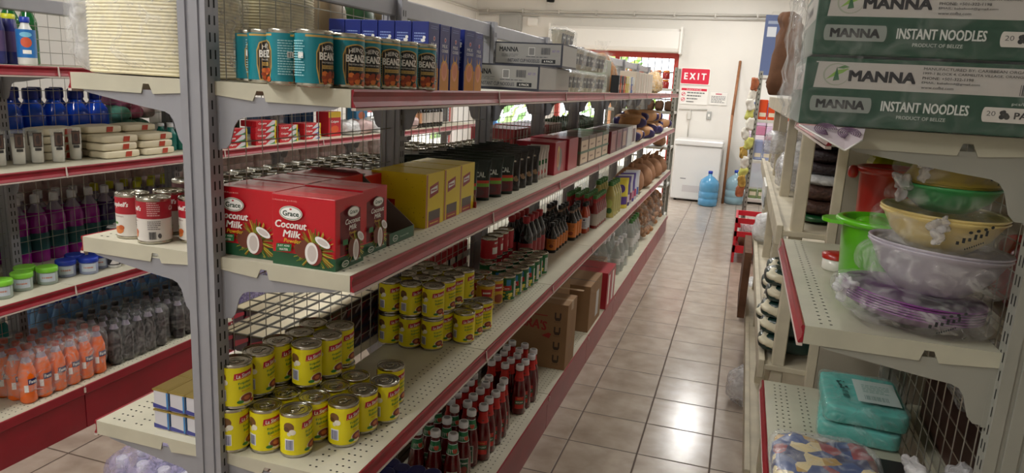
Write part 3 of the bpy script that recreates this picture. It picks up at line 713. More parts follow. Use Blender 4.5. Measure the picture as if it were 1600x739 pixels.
# rest of the top shelf
def simple_carton(name, sx, sy, sz, rgb, x, y, z, label, cat='carton', decs=(), rz=0, group=None, c=.002):
    o = carton(name, sx, sy, sz, rgb if isinstance(rgb, str) else ink(*rgb).name, decs, c); o.location = (x, y, z); o.rotation_euler = (0, 0, rz); return tag(o, label, cat, group)
def yat(px, x, py=130): return PX(px, py, x)[0]
simple_carton('carton', .16, .18, .19, (168, 176, 158), -.98, 4.32, ZA, 'pale green carton next to the bags of amber crisps')
def snack_bag(name, w, d, h, body, label, cat, loc, seed=1, dec=None, film_='film_clear', rz=0, chips=None, group=None):
    root = empty(name, loc, rz); m = MB(); blob(m, w * .9, d * .9, h * .82, body, e=.75, amp=.012, fr=26, seed=seed, pinch=.35, ridge=.8); m.build('contents', root)
    f = MB(); blob(f, w, d, h * .93, film_, e=.7, amp=.008, fr=14, seed=seed + 5, pinch=.55)
    for s in range(3): f.add([(-.03 * w / .2, 0, h * .9), (.03 * w / .2, .004, h * .9), (w * .28 * math.cos(s), w * .2 * math.sin(s * 2), h * 1.08), (-w * .2 * math.cos(s * 1.3), -w * .1, h * 1.06)], [[0, 1, 2, 3]], film_)
    f.build('clear_bag', root); return tag(root, label, cat, group)
mat('crisps', (196, 130, 50), .6, var=.5, scale=60, bump=.6); mat('crisps_pale', (214, 170, 96), .6, var=.4, scale=60, bump=.6)
snack_bag('crisp_bag', .22, .24, .3, 'crisps', 'large clear bag of amber crisps behind the small drink boxes', 'bag', (-.94, 4.75, ZA), 1, film_='film_thin')
snack_bag('crisp_bag', .2, .22, .25, 'crisps', 'clear bag of amber crisps just behind the cream striped cartons', 'bag', (-.96, 5.1, ZA), 2, film_='film_thin')
snack_bag('crisp_bag', .2, .26, .24, 'crisps_pale', 'clear bag of pale yellow crisps at the far end of the top shelf', 'bag', (-.86, 7.0, ZA), 3)
cols = [(34, 36, 44), (206, 92, 50), (34, 36, 44), (206, 92, 50), (214, 196, 70), (228, 214, 120), (226, 222, 210), (50, 96, 170), (226, 222, 210)]
for i, c in enumerate(cols):
    dd = Dec(.2); dd.rect(.0, .06, .042, .1, (60, 60, 66) if i < 4 else (240, 240, 230)).rect(.006, .02, .036, .05, (230, 190, 160))
    simple_carton('drink_box', .05, .042, .105, c, -.80, 4.42 + i * .075, ZA, f'small drink box in front of the crisps, {ORD[i]} from the wrapped cups', 'box', [(dd, '+x')], group='small drink boxes')
for i in range(7):
    dd = Dec(.3); dd.rect(0, 0, .006, .15, (186, 160, 150)).rect(.05, .02, .06, .14, (170, 120, 110) if i % 2 else (120, 130, 110)).rect(.09, .02, .1, .14, (200, 180, 170))
    simple_carton('striped_carton', .12, .12, .15, (214, 204, 188), -.88, 5.2 + i * .135, ZA, f'cream striped carton on the top shelf, {ORD[i]} from the drink boxes', 'carton', [(dd, '+x')], group='cream striped cartons')

# ---- middle shelf: coconut milk boxes
def coconut(dcx, w, small=False):
    pass
sx, sy, sz = .155, .117, .155; DG = (30, 84, 52)
def coco_dec(w, small):
    d = Dec(.5); d.rect(0, 0, w, .028, DG); q = w / .155
    rnd = random.Random(3)
    if small: d.poly([(.018, .03), (w - .014, .03), (w - .014, .125), (w * .55, .135), (.018, .125)], (110, 20, 30)).rect(0, 0, w, .026, DG)
    cu = .108 * q
    for i in range(96):
        a = rnd.uniform(-1.2, 4.3); l = rnd.uniform(.036, .058) * q; b0 = (cu, .04)
        while cu + l * math.cos(a) > w - .002 or .04 + l * math.sin(a) * .85 < .003: l *= .93
        e1 = (cu + l * math.cos(a), .04 + l * math.sin(a) * .85)
        nx, ny = -math.sin(a) * .0016, math.cos(a) * .0016
        d.poly([(b0[0] - nx, b0[1] - ny), (b0[0] + nx, b0[1] + ny), (e1[0] + nx * .45, e1[1] + ny * .45), (e1[0] - nx * .45, e1[1] - ny * .45)], rnd.choice([(130, 140, 30), (196, 180, 60), (60, 104, 40), (170, 110, 30)]))
    d.ell(.078 * q, .042, .02 * q, .02, (110, 54, 36)).ell(.105 * q, .034, .021 * q, .025, (120, 40, 34)).ell(.1 * q, .035, .016 * q, .024, (240, 236, 232)).ell(.101 * q, .035, .011 * q, .018, (206, 196, 190))
    # tilted half shell
    pts = [(.127 * q + .02 * q * math.cos(a) * math.cos(-.45) - .009 * math.sin(a) * math.sin(-.45), .062 + .02 * math.cos(a) * math.sin(-.45) + .009 * math.sin(a) * math.cos(-.45)) for a in [k * math.pi / 8 for k in range(16)]]
    d.poly(pts, (240, 238, 236)); pts = [((x - .127 * q) * .7 + .127 * q, (y - .062) * .6 + .062) for x, y in pts]; d.poly(pts, (210, 200, 196))
    if small:
        d.ell(w * .55, .122, .024, .011, (206, 206, 196)).ell(w * .55, .122, .0215, .0092, (250, 250, 246)).text('Grace', w * .55, .122, .009, (30, 70, 50), w=.032, bold=.02)
        d.text('Coconut', w * .52, .103, .012, WHITE, w=.062, bold=.025, shear=.2).text('Milk', w * .52, .089, .011, WHITE, w=.032, bold=.025, shear=.2).text('Powder', w * .52, .077, .006, (226, 190, 40), w=.03, shear=.2)
        d.rect(.02, .054, .04, .066, GREEN)
    else:
        d.ell(.05, .117, .0285, .0155, (212, 210, 196)).ell(.05, .117, .0262, .0135, (30, 60, 40)).ell(.05, .117, .0252, .0125, (250, 250, 246)).text('Grace', .05, .116, .0115, (24, 60, 44), w=.04, bold=.03).ell(.05, .1255, .003, .0018, CRED)
        d.text('Coconut', .05, .092, .0165, WHITE, w=.078, bold=.03, shear=.2).text('Milk', .052, .072, .0155, WHITE, w=.044, bold=.03, shear=.2).text('Powder', .054, .057, .009, (226, 190, 40), w=.043, bold=.01, shear=.2)
        d.poly([(.012, .03), (.05, .034), (.052, .05), (.014, .048)], GREEN).text('JUST ADD', .032, .044, .005, WHITE, w=.03, bold=.02, rot=.05).text('WATER', .032, .0365, .005, WHITE, w=.022, bold=.02, rot=.05)
        d.text('12 POUCHES 50 g (1.76 OZ)', .036, .143, .0035, (236, 190, 180), w=.06)
    if small: d.ell(.03, .013, .014, .007, (220, 222, 210)).ell(.03, .013, .012, .0055, DG).text('Grace', .03, .013, .005, WHITE, w=.018).text('Coconut Milk', .075, .013, .004, (190, 210, 190), w=.042)
    return d
m_box = ink(196, 16, 34, rough=.32).name
top = Dec(.2); top.rect(0, 0, .155, .0015, (120, 10, 20)).rect(.0, .056, .155, .0575, (110, 8, 18)).poly([(.03, .02), (.1, .024), (.12, .05), (.02, .048)], (206, 60, 70)).poly([(.05, .07), (.12, .068), (.135, .1), (.04, .104)], (206, 60, 70))
coco = Proto(carton('coconut_milk_box', sx, sy, sz, m_box, [(coco_dec(sx, False), '-y'), (coco_dec(sy, True), '+x'), (top, 'top')], .0012), 'box')
cb = [(-.941, 1.283, 0, 'front row at the shelf corner'), (-1.101, 1.3, 0, 'front row, partly behind the grey upright'), (-.957, 1.424, 0, 'second row, beside the empty tray'), (-1.118 + .015, 1.43, .0, 'second row, against the wire mesh'),
      (-1.10, 1.56, 0, 'third row, against the wire mesh'), (-.995, 1.70, .0, 'behind the empty tray, flap raised'), (-1.10 + .0, 1.835, 0, 'last row by the yellow boxes')]
for x, y, rz, l in cb[:5]: coco.put(x, y, ZM, rz, 'red coconut milk powder box, ' + l, 'coconut milk powder boxes')
# display tray with sloping side
m = MB(); m.prism([(-.985, ZM), (-.80, ZM), (-.80, ZM + .03), (-.955, ZM + .15), (-.985, ZM + .15)], 'y', 1.69, 1.693, 'cardboard_grey'); m.prism([(-.94, ZM), (-.80, ZM), (-.80, ZM + .03), (-.94, ZM + .03)], 'y', 1.553, 1.556, 'cardboard_grey')
m.box(-.94, 1.553, ZM, -.80, 1.693, ZM + .002, 'cardboard_grey'); m.box(-.803, 1.556, ZM + .002, -.80, 1.69, ZM + .03, ink(*DG).name)
dd = Dec(.3); dd.ell(.03, .014, .014, .008, (220, 222, 210)).ell(.03, .014, .012, .0065, DG).text('Grace', .03, .014, .0055, WHITE, w=.018).text('Coconut Milk', .08, .014, .004, (190, 210, 190), w=.05); dd.emit(m, face('+x', 1.556, -.80, ZM))
tag(m.build('display_tray'), 'empty grey cardboard display tray with green front edge by the coconut boxes', 'tray')
m = MB(); m.box(0, 0, 0, .15, .12, .145, m_box, .001); m.prism([(0, .145), (.15, .15), (.15, .152), (0, .147)], 'y', -.06, .0, 'cardboard_grey'); m.add([(0, 0, .146), (.15, 0, .146), (.15, -.05, .165), (0, -.05, .165)], [[0, 1, 2, 3]], ink(226, 214, 206).name)
o = m.build('coconut_milk_box', weld=False); o.location = (-1.10, 1.70, ZM); tag(o, 'red coconut milk powder box with raised pale flap, behind the empty tray', 'box')
# ---- yellow soup display boxes
d = Dec(.5); RB = (150, 20, 34)
d.rect(.02, .03, .075, .075, (170, 40, 30)).lines(.027, .042, .068, .066, 3, GOLD, ragged=.1)
d.blobs(.01, .01, .17, .14, 40, .0016, .0012, [(150, 110, 10), (196, 170, 20)], 5)
e = Dec(.5); e.poly([(.025, .082), (.085, .092), (.085, .125), (.025, .115)], RB).poly([(.032, .094), (.078, .1), (.078, .115), (.032, .108)], WHITE).lines(.036, .098, .074, .109, 1, RB, ragged=0).rect(.02, .0, .1, .018, RB).rect(.02, .018, .1, .045, (74, 52, 40)).rect(0, 0, .012, .15, (176, 110, 60)).lines(.03, .005, .09, .013, 1, (226, 180, 60))
soup = Proto(carton('soup_display_box', .17, .125, .152, ink(228, 200, 22).name, [(d, '-y'), (e, '+x')], .001), 'box')
for i, (x, y, l) in enumerate([(-.982, 1.79, 'at the front beside the coconut boxes'), (-.985, 1.925, 'second along the aisle edge'), (-.99, 2.06, 'third, in front of the dark pouches')]): soup.put(x, y, ZM, .0, 'yellow display box of soup sachets, ' + l, 'yellow soup display boxes')
m = MB(); m.prism([(-.99, ZM), (-.815, ZM), (-.815, ZM + .03), (-.86, ZM + .12), (-.99, ZM + .145)], 'y', 2.19, 2.194, 'cardboard'); m.box(-.99, 2.185, ZM, -.81, 2.19, ZM + .02, ink(*RB).name)
tag(m.build('display_flap'), 'brown cardboard display flap between the yellow boxes and dark pouches', 'flap')
# ---- dark bean pouches
d = Dec(.01); DK = (22, 40, 34)
d.text('DUCAL', 0, .092, .018, (220, 224, 220), w=.062, bold=.03).rect(-.045, .062, .045, .072, (206, 60, 40)).rect(-.045, .05, .045, .062, (120, 170, 60)).rect(-.045, .012, .045, .05, (110, 30, 38)).ell(0, .03, .028, .014, (90, 44, 50))
pch = Proto(pouch('bean_pouch', .105, .05, .15, DK, d), 'pouch')
d = Dec(.01); d.rect(-.03, .03, .0, .1, (180, 150, 90)).lines(-.03, .108, .03, .122, 1, (200, 190, 170)).blobs(-.035, .012, .03, .06, 20, .007, .006, [(150, 120, 90), (190, 150, 110), (60, 40, 36)], 3)
pch2 = Proto(pouch('coffee_pouch', .1, .05, .155, (32, 26, 26), d), 'pouch')
k = 0; 
for i in range(4):
    for j in range(3):
        x = -.885 - j * .088 + .012 * i; y = 2.245 + i * .098 + j * .012
        pch.put(x, y, ZM, .5 + .08 * math.sin(i * 5 + j), f'dark green bean pouch, {ORD[i]} row past the yellow boxes, {ORD[j]} from the aisle', 'dark green bean pouches')
for i in range(4):
    for j in range(2):
        x = -.85 - j * .1; y = 2.635 + i * .09
        pch2.put(x, y, ZM, .55 + .08 * math.sin(i * 3 + j), f'black and gold pouch, {ORD[i]} row past the green pouches, {ORD[j]} from the aisle', 'black and gold pouches')
for i in range(5): pch.put(-1.03, 2.66 + i * .09, ZM + .0, .35, f'dark green bean pouch against the wire mesh, {ORD[i]} from the yellow boxes', 'dark green bean pouches')
d = Dec(.01); d.ell(0, .1, .02, .02, (214, 70, 50)).ell(.015, .085, .012, .012, (190, 50, 40)).poly([(-.035, .06), (.035, .065), (.035, .085), (-.035, .08)], (34, 100, 50)).lines(-.025, .067, .025, .079, 1, WHITE).ell(0, .03, .033, .022, (200, 60, 48)).ell(-.01, .04, .012, .009, (220, 190, 90))
o = Proto(pouch('tomato_sauce_pouch', .085, .045, .145, (206, 196, 190), d), 'pouch')
for i in range(3): o.put(-.86 - .001 * i, 3.01 + i * .055, ZM, .25, f'white and red tomato sauce pouch, {ORD[i]} before the red display box', 'tomato sauce pouches')
# ---- red display boxes
def red_display(x, y, sx, sy, sz, col, label, cut=True, strip=None):
    d = Dec(.5)
    if cut: d.ell(sy * .42, sz * .45, sy * .2, sz * .36, (108, 98, 92)).ell(sy * .3, sz * .55, sy * .1, sz * .34, (206, 160, 50)).ell(sy * .3, sz * .5, sy * .05, sz * .25, (170, 50, 40))
    e = Dec(.5); e.lines(sx * .15, sz * .44, sx * .55, sz * .56, 1, (196, 120, 50)).lines(sx * .15, sz * .2, sx * .6, sz * .4, 3, (190, 90, 60))
    return simple_carton('display_box', sx, sy, sz, col, x, y, ZM, label, 'box', [(d, '+x'), (e, '-y')])
red_display(-1.0, 3.2, .19, .22, .15, (168, 30, 46), 'red display box with cut-out window, just past the tomato sauce pouch')
red_display(-1.0, 3.43, .2, .2, .155, (160, 26, 44), 'plain red display box behind the one with the cut-out window', False)
for i in range(4):
    e = Dec(.5); e.rect(.01, .075, .18, .13, (206, 180, 150)).rect(.01, .01, .18, .062, (206, 180, 150)).lines(.05, .09, .13, .11, 1, (120, 80, 60)).lines(.05, .025, .13, .045, 1, (120, 80, 60)).rect(0, .062, .2, .075, (70, 100, 70))
    simple_carton('stock_cube_box', .2, .19, .15, (96, 74, 60) if i < 3 else (70, 96, 68), -.995, 3.68 + i * .2, ZM, f'brown and cream stock box on the middle shelf, {ORD[i]} past the red display', 'box', [(e, '-y'), (e, '+x')], group='stock cube boxes')
for i in range(5):
    e = Dec(.5); e.rect(.02, .02, .15, .12, [(150, 90, 80), (120, 44, 50), (160, 130, 110), (190, 190, 186), (90, 60, 60)][i])
    simple_carton('packet_box', .2, .2, .14, [(106, 30, 38), (92, 58, 50), (76, 40, 60), (176, 178, 180), (200, 196, 190)][i], -.985, 4.52 + i * .22, ZM, f'open box of packets on the middle shelf, {ORD[i]} past the stock boxes', 'box', [(e, '-y'), (e, '+x')], group='boxes of packets')
mat('bag_violet', (54, 44, 96), .35, coat=.3); mat('bread', (186, 138, 92), .7, var=.3, scale=12)
for i, (x, y, z, l) in enumerate([(-.9, 5.85, 0, 'lowest at the near end of the pile'), (-.92, 6.1, .1, 'on top at the near end of the pile'), (-.88, 6.35, .0, 'lying at the middle of the pile'), (-.9, 6.75, .02, 'beyond the middle of the pile'), (-.88, 7.15, 0, 'toward the far end of the pile'), (-.9, 7.0, .12, 'uppermost near the far end'), (-.88, 7.6, .03, 'last beside the end upright'), (-.9, 6.55, .13, 'uppermost at the middle')]):
    root = empty('bread_bag', (x, y, ZM + z), .3 * math.sin(i * 7)); m = MB(); blob(m, .26, .3, .1, 'bread', e=.6, amp=.008, fr=10, seed=i); m.build('bread_loaf', root)
    f = MB(); blob(f, .27, .06, .085, 'bag_violet', e=.6, amp=.006, fr=16, seed=i + 3, y=-.11, ridge=.6); f.build('bag_end', root); f = MB(); blob(f, .27, .05, .09, 'bag_violet', e=.6, amp=.006, fr=16, seed=i + 4, y=.12, ridge=.6); f.build('bag_end', root)
    tag(root, 'bread bag with purple ends, ' + l, 'bag', 'bagged bread')

# ------------------------------------------------------------------ third shelf of the long gondola
d = Dec(); 
for u in (0, .12): d.rect(u - .03, .03, u + .02, .06, WHITE).lines(u - .02, .072, u + .02, .088, 1, WHITE)
redtin = Proto(tin_can('milk_tin', .038, .1, (186, 30, 44), d, tab=False), 'tin')
for k in range(2):
    for i in range(4): redtin.put(-1.03, 2.97 + i * .08, ZL + k * .101, .4 * i, f'red milk tin by the wire mesh, {"upper" if k else "lower"} layer, {ORD[i]} from the entrance', 'red milk tins')
def sauce(name, h, r, neck, glass, capm, label, dec, sh=.55, a0=0):
    pr = [(r * .9, 0), (r, .006), (r, h * sh), (r * .92, h * (sh + .06)), (neck * 1.3, h * (sh + .2)), (neck, h * (sh + .28)), (neck, h * .9)]
    return bottle(name, pr, glass, [(neck * 1.25, h * .88), (neck * 1.3, h * .9), (neck * 1.3, h * .99), (neck * 1.1, h)], capm, label, dec, a0, 16)
gel('glass_black', (18, 10, 10), 1, .08); gel('sauce_red', (132, 14, 12), 1, .12); gel('sauce_orange', (176, 58, 22), 1, .12); gel('ketchup', (96, 12, 14), 1, .1); gel('glass_clear', (215, 222, 220), .35, .05); mat('cap_white', (236, 238, 244), .4); mat('cap_black', (24, 24, 26), .4); mat('cap_green', (70, 130, 60), .4); mat('cap_yellow', (206, 206, 40), .4); mat('cap_blue', (30, 60, 170), .4); mat('cap_red', (170, 30, 40), .4)
d = Dec(); d.lines(-.02, .05, .02, .075, 4, (90, 40, 10)).ell(0, .04, .012, .01, (120, 50, 16))
worc = Proto(sauce('worcester_bottle', .165, .0285, .0105, 'glass_black', 'cap_black', [(.018, .078, .0285, .0285, (206, 116, 30))], [(d, .0285, 0)]), 'bottle')
for i in range(5):
    for j in range(3): worc.put(-.915 - j * .062, 3.66 + i * .064 + (j % 2) * .01, ZL, facing(-.9, 3.6), f'black sauce bottle with orange label, {ORD[i]} row, {ORD[j]} from the aisle', 'black sauce bottles with orange labels')
d = Dec(); d.lines(-.02, .06, .02, .1, 5, (110, 50, 20)).ell(0, .045, .014, .012, (150, 60, 20))
worc2 = Proto(sauce('soy_bottle', .2, .033, .012, 'glass_black', 'cap_black', [(.02, .105, .033, .033, (214, 120, 34)), (.15, .18, .0125, .0125, (150, 120, 100))], [(d, .033, 0)]), 'bottle')
for i in range(3):
    for j in range(3): worc2.put(-.895 - j * .07, 4.03 + i * .07, ZL, facing(-.9, 4), f'taller black bottle with orange label, {ORD[i]} row, {ORD[j]} from the aisle', 'taller black bottles')
wine = Proto(sauce('cooking_wine_bottle', .25, .037, .014, 'glass_black', 'cap_red', [(.04, .12, .037, .037, (150, 30, 40)), (.19, .225, .0145, .0145, (160, 28, 44))], None, .6), 'bottle')
for i in range(4):
    for j in range(2): wine.put(-.96 - j * .075, 3.31 + i * .078, ZL, 0, f'dark bottle with red capsule behind the corn tins, {ORD[i]} row, {ORD[j]} from aisle', 'dark bottles with red capsules')
d = Dec(); d.ell(0, .085, .006, .006, (40, 50, 90)).lines(-.014, .04, .014, .075, 4, (120, 130, 160))
hot = Proto(sauce('hot_sauce_bottle', .19, .025, .011, 'sauce_orange', 'cap_black', [(.03, .1, .025, .025, (206, 208, 216))], [(d, .025, 0)], .6), 'bottle')
for i in range(2):
    for j in range(2): hot.put(-.87 - j * .055, 4.27 + i * .055, ZL, facing(-.9, 4.2), f'orange hot sauce bottle with white label, {ORD[i]} row, {ORD[j]} from the aisle', 'orange hot sauce bottles')
tall = Proto(sauce('chilli_sauce_bottle', .215, .026, .012, 'sauce_red', 'cap_green', [(.02, .095, .026, .026, (180, 170, 160)), (.13, .19, .0125, .0125, (170, 24, 34))], None, .5), 'bottle')
for i in range(6):
    for j in range(4): tall.put(-.845 - j * .058, 4.46 + i * .058, ZL, .3 * i, f'tall red chilli sauce bottle, {ORD[i]} row, {ORD[j]} from the aisle', 'tall red chilli sauce bottles')
d = Dec(); d.ell(0, .1, .02, .03, (196, 206, 110)).ell(0, .05, .02, .02, (60, 110, 50))
oilb = Proto(sauce('cooking_oil_bottle', .25, .038, .016, mat('oil', (188, 176, 96), .15, coat=.3).name, 'cap_green', [(.03, .15, .038, .038, (176, 170, 96))], [(d, .038, 0)], .62), 'bottle')
for i in range(4): oilb.put(-.83 - .0 * i, 4.92 + i * .085, ZL, facing(-.8, 5), f'pale yellow oil bottle with green cap, {ORD[i]} past the red bottles', 'oil bottles')
for i in range(4): oilb.put(-.92, 4.93 + i * .085, ZL, facing(-.8, 5), f'pale yellow oil bottle in the back row, {ORD[i]} past the red bottles', 'oil bottles')
cs = [((232, 214, 60), (90, 60, 150)), ((86, 66, 140), (220, 200, 230)), ((206, 204, 212), (130, 40, 80)), ((86, 70, 150), (210, 120, 150)), ((200, 206, 226), (200, 60, 110)), ((214, 214, 222), (60, 90, 170))]
for i, (a, b) in enumerate(cs):
    e = Dec(.01); e.rect(-.05, .03, .05, .09, b).ell(0, .15, .03, .03, b)
    o = pouch('detergent_pouch', .14, .06, .23, a, e, seed=i); o.location = (-.83, 5.35 + i * .12, ZL); o.rotation_euler = (0, 0, .7); tag(o, f'{["yellow and purple", "purple", "white and maroon", "purple and pink", "pale blue and pink", "white and blue"][i]} detergent pouch on the third shelf', 'pouch', 'detergent pouches')
mat('sack', (160, 116, 84), .8, var=.25, scale=20)
for i, (x, y, z, h, l) in enumerate([(-.9, 6.25, 0, .22, 'nearest the detergent pouches'), (-.88, 6.65, 0, .22, 'second in the row'), (-.9, 7.05, 0, .23, 'third and fullest'), (-.88, 7.5, 0, .2, 'fourth in the row'), (-.88, 7.95, 0, .2, 'last by the end upright')]):
    m = MB(); blob(m, .28, .32, h, 'sack', e=.7, amp=.012, fr=9, seed=i, pinch=.4); m.tube([(0, 0, h - .01), (.02, .0, h + .04)], [.03, .015], 'sack', 8); m.add([(.02, 0, h + .03), (.08, .01, h + .09), (.06, .02, h + .03)], [[0, 1, 2]], 'sack')
    o = m.build('bagged_rice'); o.location = (x, y, ZL + z); tag(o, 'brown tied bag on the third shelf, ' + l, 'bag', 'brown tied bags')
# ------------------------------------------------------------------ base deck
def ket(nm, neckcol, dark, h=.222):
    r = .0325; n = .0145
    pr = [(r * .85, 0), (r, .006), (r * .97, h * .38), (r * .86, h * .5), (n * 1.35, h * .72), (n * 1.05, h * .8), (n * 1.05, h * .92)]
    d = Dec(.006); e = Dec(.006)
    if dark:
        d.rect(-.02, .02, .02, .09, (206, 206, 196)).rect(-.017, .023, .017, .087, (30, 90, 60)).ell(0, .045, .013, .015, (140, 50, 40)).text('Tomato', 0, .072, .008, WHITE, w=.028, bold=.02)
        e.rect(-.018, .149, .018, .18, (206, 214, 206)).rect(-.017, .151, .017, .178, (26, 120, 70)).ell(.008, .164, .008, .01, (196, 70, 40))
    else:
        d.rect(-.02, .03, .02, .085, (196, 40, 30)).rect(-.02, .05, .02, .068, (40, 90, 50)).text('KETCHUP', 0, .059, .007, WHITE, w=.032, bold=.02).text('Salsa', 0, .077, .006, (226, 190, 80), w=.02)
        e.rect(-.015, .158, .015, .182, (196, 34, 26)).ell(.0, .168, .006, .007, (70, 40, 30))
    m = MB(); m.lathe(pr, 'ketchup', 18); root = m.build(nm)
    c = MB(); c.lathe([(.0172, h * .9), (.0182, h * .905), (.0182, h * .985), (.0165, h)], 'cap_white', 20); c.lathe([(.0001, h + .0004), (.012, h + .0004)], mat('cap_grey', (150, 152, 158), .5).name, 12, cap=False); c.build('cap', root)
    l = MB(); dk = 1.06
    def fn(u, v, o):
        rr = r
        for a, b in zip(pr, pr[1:]):
            if a[1] <= v <= b[1]: rr = a[0] + (b[0] - a[0]) * (v - a[1]) / (b[1] - a[1])
        rr += .0006 + o; return (rr * math.cos(u / (r if v < .1 else .0175)), rr * math.sin(u / (r if v < .1 else .0175)), v)
    d.emit(l, fn); l.build('paper_label', root, weld=False); l = MB(); za, zb = (.15, .186) if dark else (.153, .196); rr_ = lambda v: Vector(fn(0, v, .0002)).xy.length; l.lathe([(rr_(za) + (.0002), za), (rr_((za + zb) / 2) + .0002, (za + zb) / 2), (rr_(zb) + .0002, zb)], ink(*((30, 124, 74) if dark else (204, 34, 28))).name, 20, cap=False)
    if dark: l.lathe([(rr_(za) + .0004, za - .001), (rr_(za) + .0006, za + .0015)], 'cap_white', 20, cap=False); l.lathe([(rr_(zb) + .0004, zb - .001), (rr_(zb) + .0006, zb + .0015)], 'cap_white', 20, cap=False)
    e.emit(l, fn, start=8); l.build('neck_label', root, weld=False); return root
kd = Proto(ket('ketchup_bottle', 0, True), 'bottle'); kr = Proto(ket('ketchup_bottle', 0, False), 'bottle')
rowsK = [[(704.6, 676), (722, 657), (739.5, 638.5), (754.7, 631), (763.8, 620.7), (773.5, 611), (781.6, 601), (786, 591)],
         [(679.7, 671.5), (698, 652), (708.8, 632.7), (729.8, 626), (739.5, 615.5), (749, 606.8), (758, 596.4), (763.5, 587.4)],
         [(657, 668.3), (674.8, 648.9), (688.4, 630), (705.6, 621.4), (716, 612.3), (727, 603), (736.6, 593.8), (742, 584)]]
pts = [P(a, b, ZB + .222) for r in rowsK for a, b in r]; pts = relax(pts, .0655, 80)
for n, (x, y) in enumerate(pts):
    r, c = divmod(n, 8); (kd if c < 3 else kr).put(x, y, ZB, facing(x, y) + .25 * math.sin(n * 2.1), f'{"green-necked" if c < 3 else "red-necked"} ketchup bottle, {ORD[c]} from the entrance, {ORD[r]} line from the aisle', 'ketchup bottles, near group')
rows2 = [[(811.4, 569.6), (820, 561.5), (829.5, 553.4), (832.4, 545.3)], [(789.7, 567), (798.4, 559), (808, 551.8), (811.4, 543.7), (820, 536.6)], [(770, 562.5), (779, 555), (789, 548.5), (793.6, 539.8), (801, 532.4)]]
pts = relax([P(a, b, ZB + .222) for r in rows2 for a, b in r], .0655, 80); n = 0
for r, row in enumerate(rows2):
    for c in range(len(row)):
        x, y = pts[n]; n += 1; kr.put(x, y, ZB, facing(x, y) + .2 * math.sin(n * 1.7), f'red-labelled ketchup bottle by the big carton, {ORD[c]} from the entrance, {ORD[r]} line', 'ketchup bottles by the carton')
navy = Proto(sauce('syrup_bottle', .2, .034, .022, mat('glass_navy', (20, 22, 60), .15).name, mat('cap_navy', (24, 28, 96), .3).name, None, None, .6), 'bottle')
for i, (a, b) in enumerate([(603, 736), (628, 730), (652, 733), (676, 738), (612, 722)]):
    x, y = P(a, b, ZB + .2); navy.put(x, y, ZB, 0, f'dark bottle with navy cap before the ketchup, {ORD[i]} from the entrance', 'navy-capped bottles')
# cartons
UC = (70, 54, 44)
d = Dec(.5)
for z in (.045, .115, .195, .27): d.poly([(.262, z), (.268, z - .012), (.29, z - .012), (.296, z), (.296, z + .03), (.288, z + .03), (.288, z + .004), (.27, z + .004), (.27, z + .03), (.262, z + .03)], UC).text('Unilever', .279, z - .018, .006, UC, w=.034)
d.text("YBARRA'S", .1, .235, .05, (166, 52, 50), w=.25, bold=.03, rot=-.1).rect(.02, .275, .225, .28, (166, 52, 50)).poly([(.2, .17), (.24, .16), (.25, .185), (.235, .19)], (166, 52, 50))
e = Dec(.5); e.text('Mayonesa', .1, .16, .02, (150, 80, 60), w=.1, rot=.3).rect(.07, .3, .12, .345, (178, 150, 116)).rect(.05, .1, .15, .104, (130, 100, 74))
t = Dec(.5); t.rect(0, .095, .33, .099, (110, 84, 60)).rect(.1, .03, .2, .06, (130, 100, 74)).rect(.0, .085, .33, .115, (176, 146, 112))
simple_carton('shipping_carton', .33, .2, .345, 'cardboard', -1.055, 3.345, ZB, 'large brown carton on the base deck just past the ketchup bottles', 'carton', [(d, '-y'), (e, '+x'), (t, 'top')])
simple_carton('shipping_carton', .2, .34, .335, 'cardboard', -1.05, 3.58, ZB, 'brown carton with its top showing behind the large printed one', 'carton', [(t, 'top')])
d = Dec(.5); d.rect(.2, .04, .28, .2, (196, 196, 194)).rect(.1, 0, .104, .29, (120, 92, 66)); t = Dec(.5); t.rect(0, .13, .26, .134, (90, 66, 46)); t.rect(.02, .135, .24, .142, (50, 38, 30))
simple_carton('shipping_carton', .24, .36, .28, 'cardboard', -.975, 3.96, ZB, 'brown carton with white label on the base deck before the red one', 'carton', [(d, '+x'), (t, 'top')])
d = Dec(.5); d.rect(.05, .02, .09, .22, WHITE).rect(.18, .02, .24, .22, WHITE).rect(0, .225, .3, .235, (120, 16, 30)); t = Dec(.5); t.lines(.06, .1, .22, .14, 1, (90, 20, 30))
simple_carton('shipping_carton', .3, .3, .245, (168, 26, 44), -1.02, 4.45, ZB, 'red carton with white stripes on the base deck', 'carton', [(d, '+x'), (t, 'top')])
root = empty('wrapped_pack', (-.94, 4.98, ZB)); m = MB()
for a in range(3): m.box(-.12, -.14 + a * .09, 0, .1, -.06 + a * .09, .2, 'cardboard', .004)
m.build('contents', root); f = MB(); blob(f, .26, .34, .24, 'film_clear', e=.4, amp=.012, fr=12, seed=3); f.build('film_wrap', root); tag(root, 'film-wrapped pack of brown boxes behind the red carton', 'pack')
water = Proto(sauce('vinegar_bottle', .26, .04, .014, 'glass_clear', 'cap_white', [(.08, .13, .04, .04, 'film_white')], None, .62), 'bottle')
for i in range(4):
    for j in range(3): water.put(-.83 - j * .1 + .01 * (i % 2), 5.4 + i * .11, ZB, 0, f'clear bottle on the base deck, {ORD[i]} row past the wrapped pack, {ORD[j]} from the aisle', 'clear bottles')
wg = Proto(sauce('vinegar_bottle', .32, .042, .014, 'glass_clear', 'cap_green', [(.08, .16, .042, .042, 'film_white')], None, .62), 'bottle')
for i in range(4):
    for j in range(2): wg.put(-.83 - j * .1, 6.1 + i * .12, ZB, 0, f'clear bottle with green cap, {ORD[i]} row past the capless-looking ones, {ORD[j]} from aisle', 'clear bottles with green caps')
mat('potato', (170, 120, 78), .8, var=.3, scale=14)
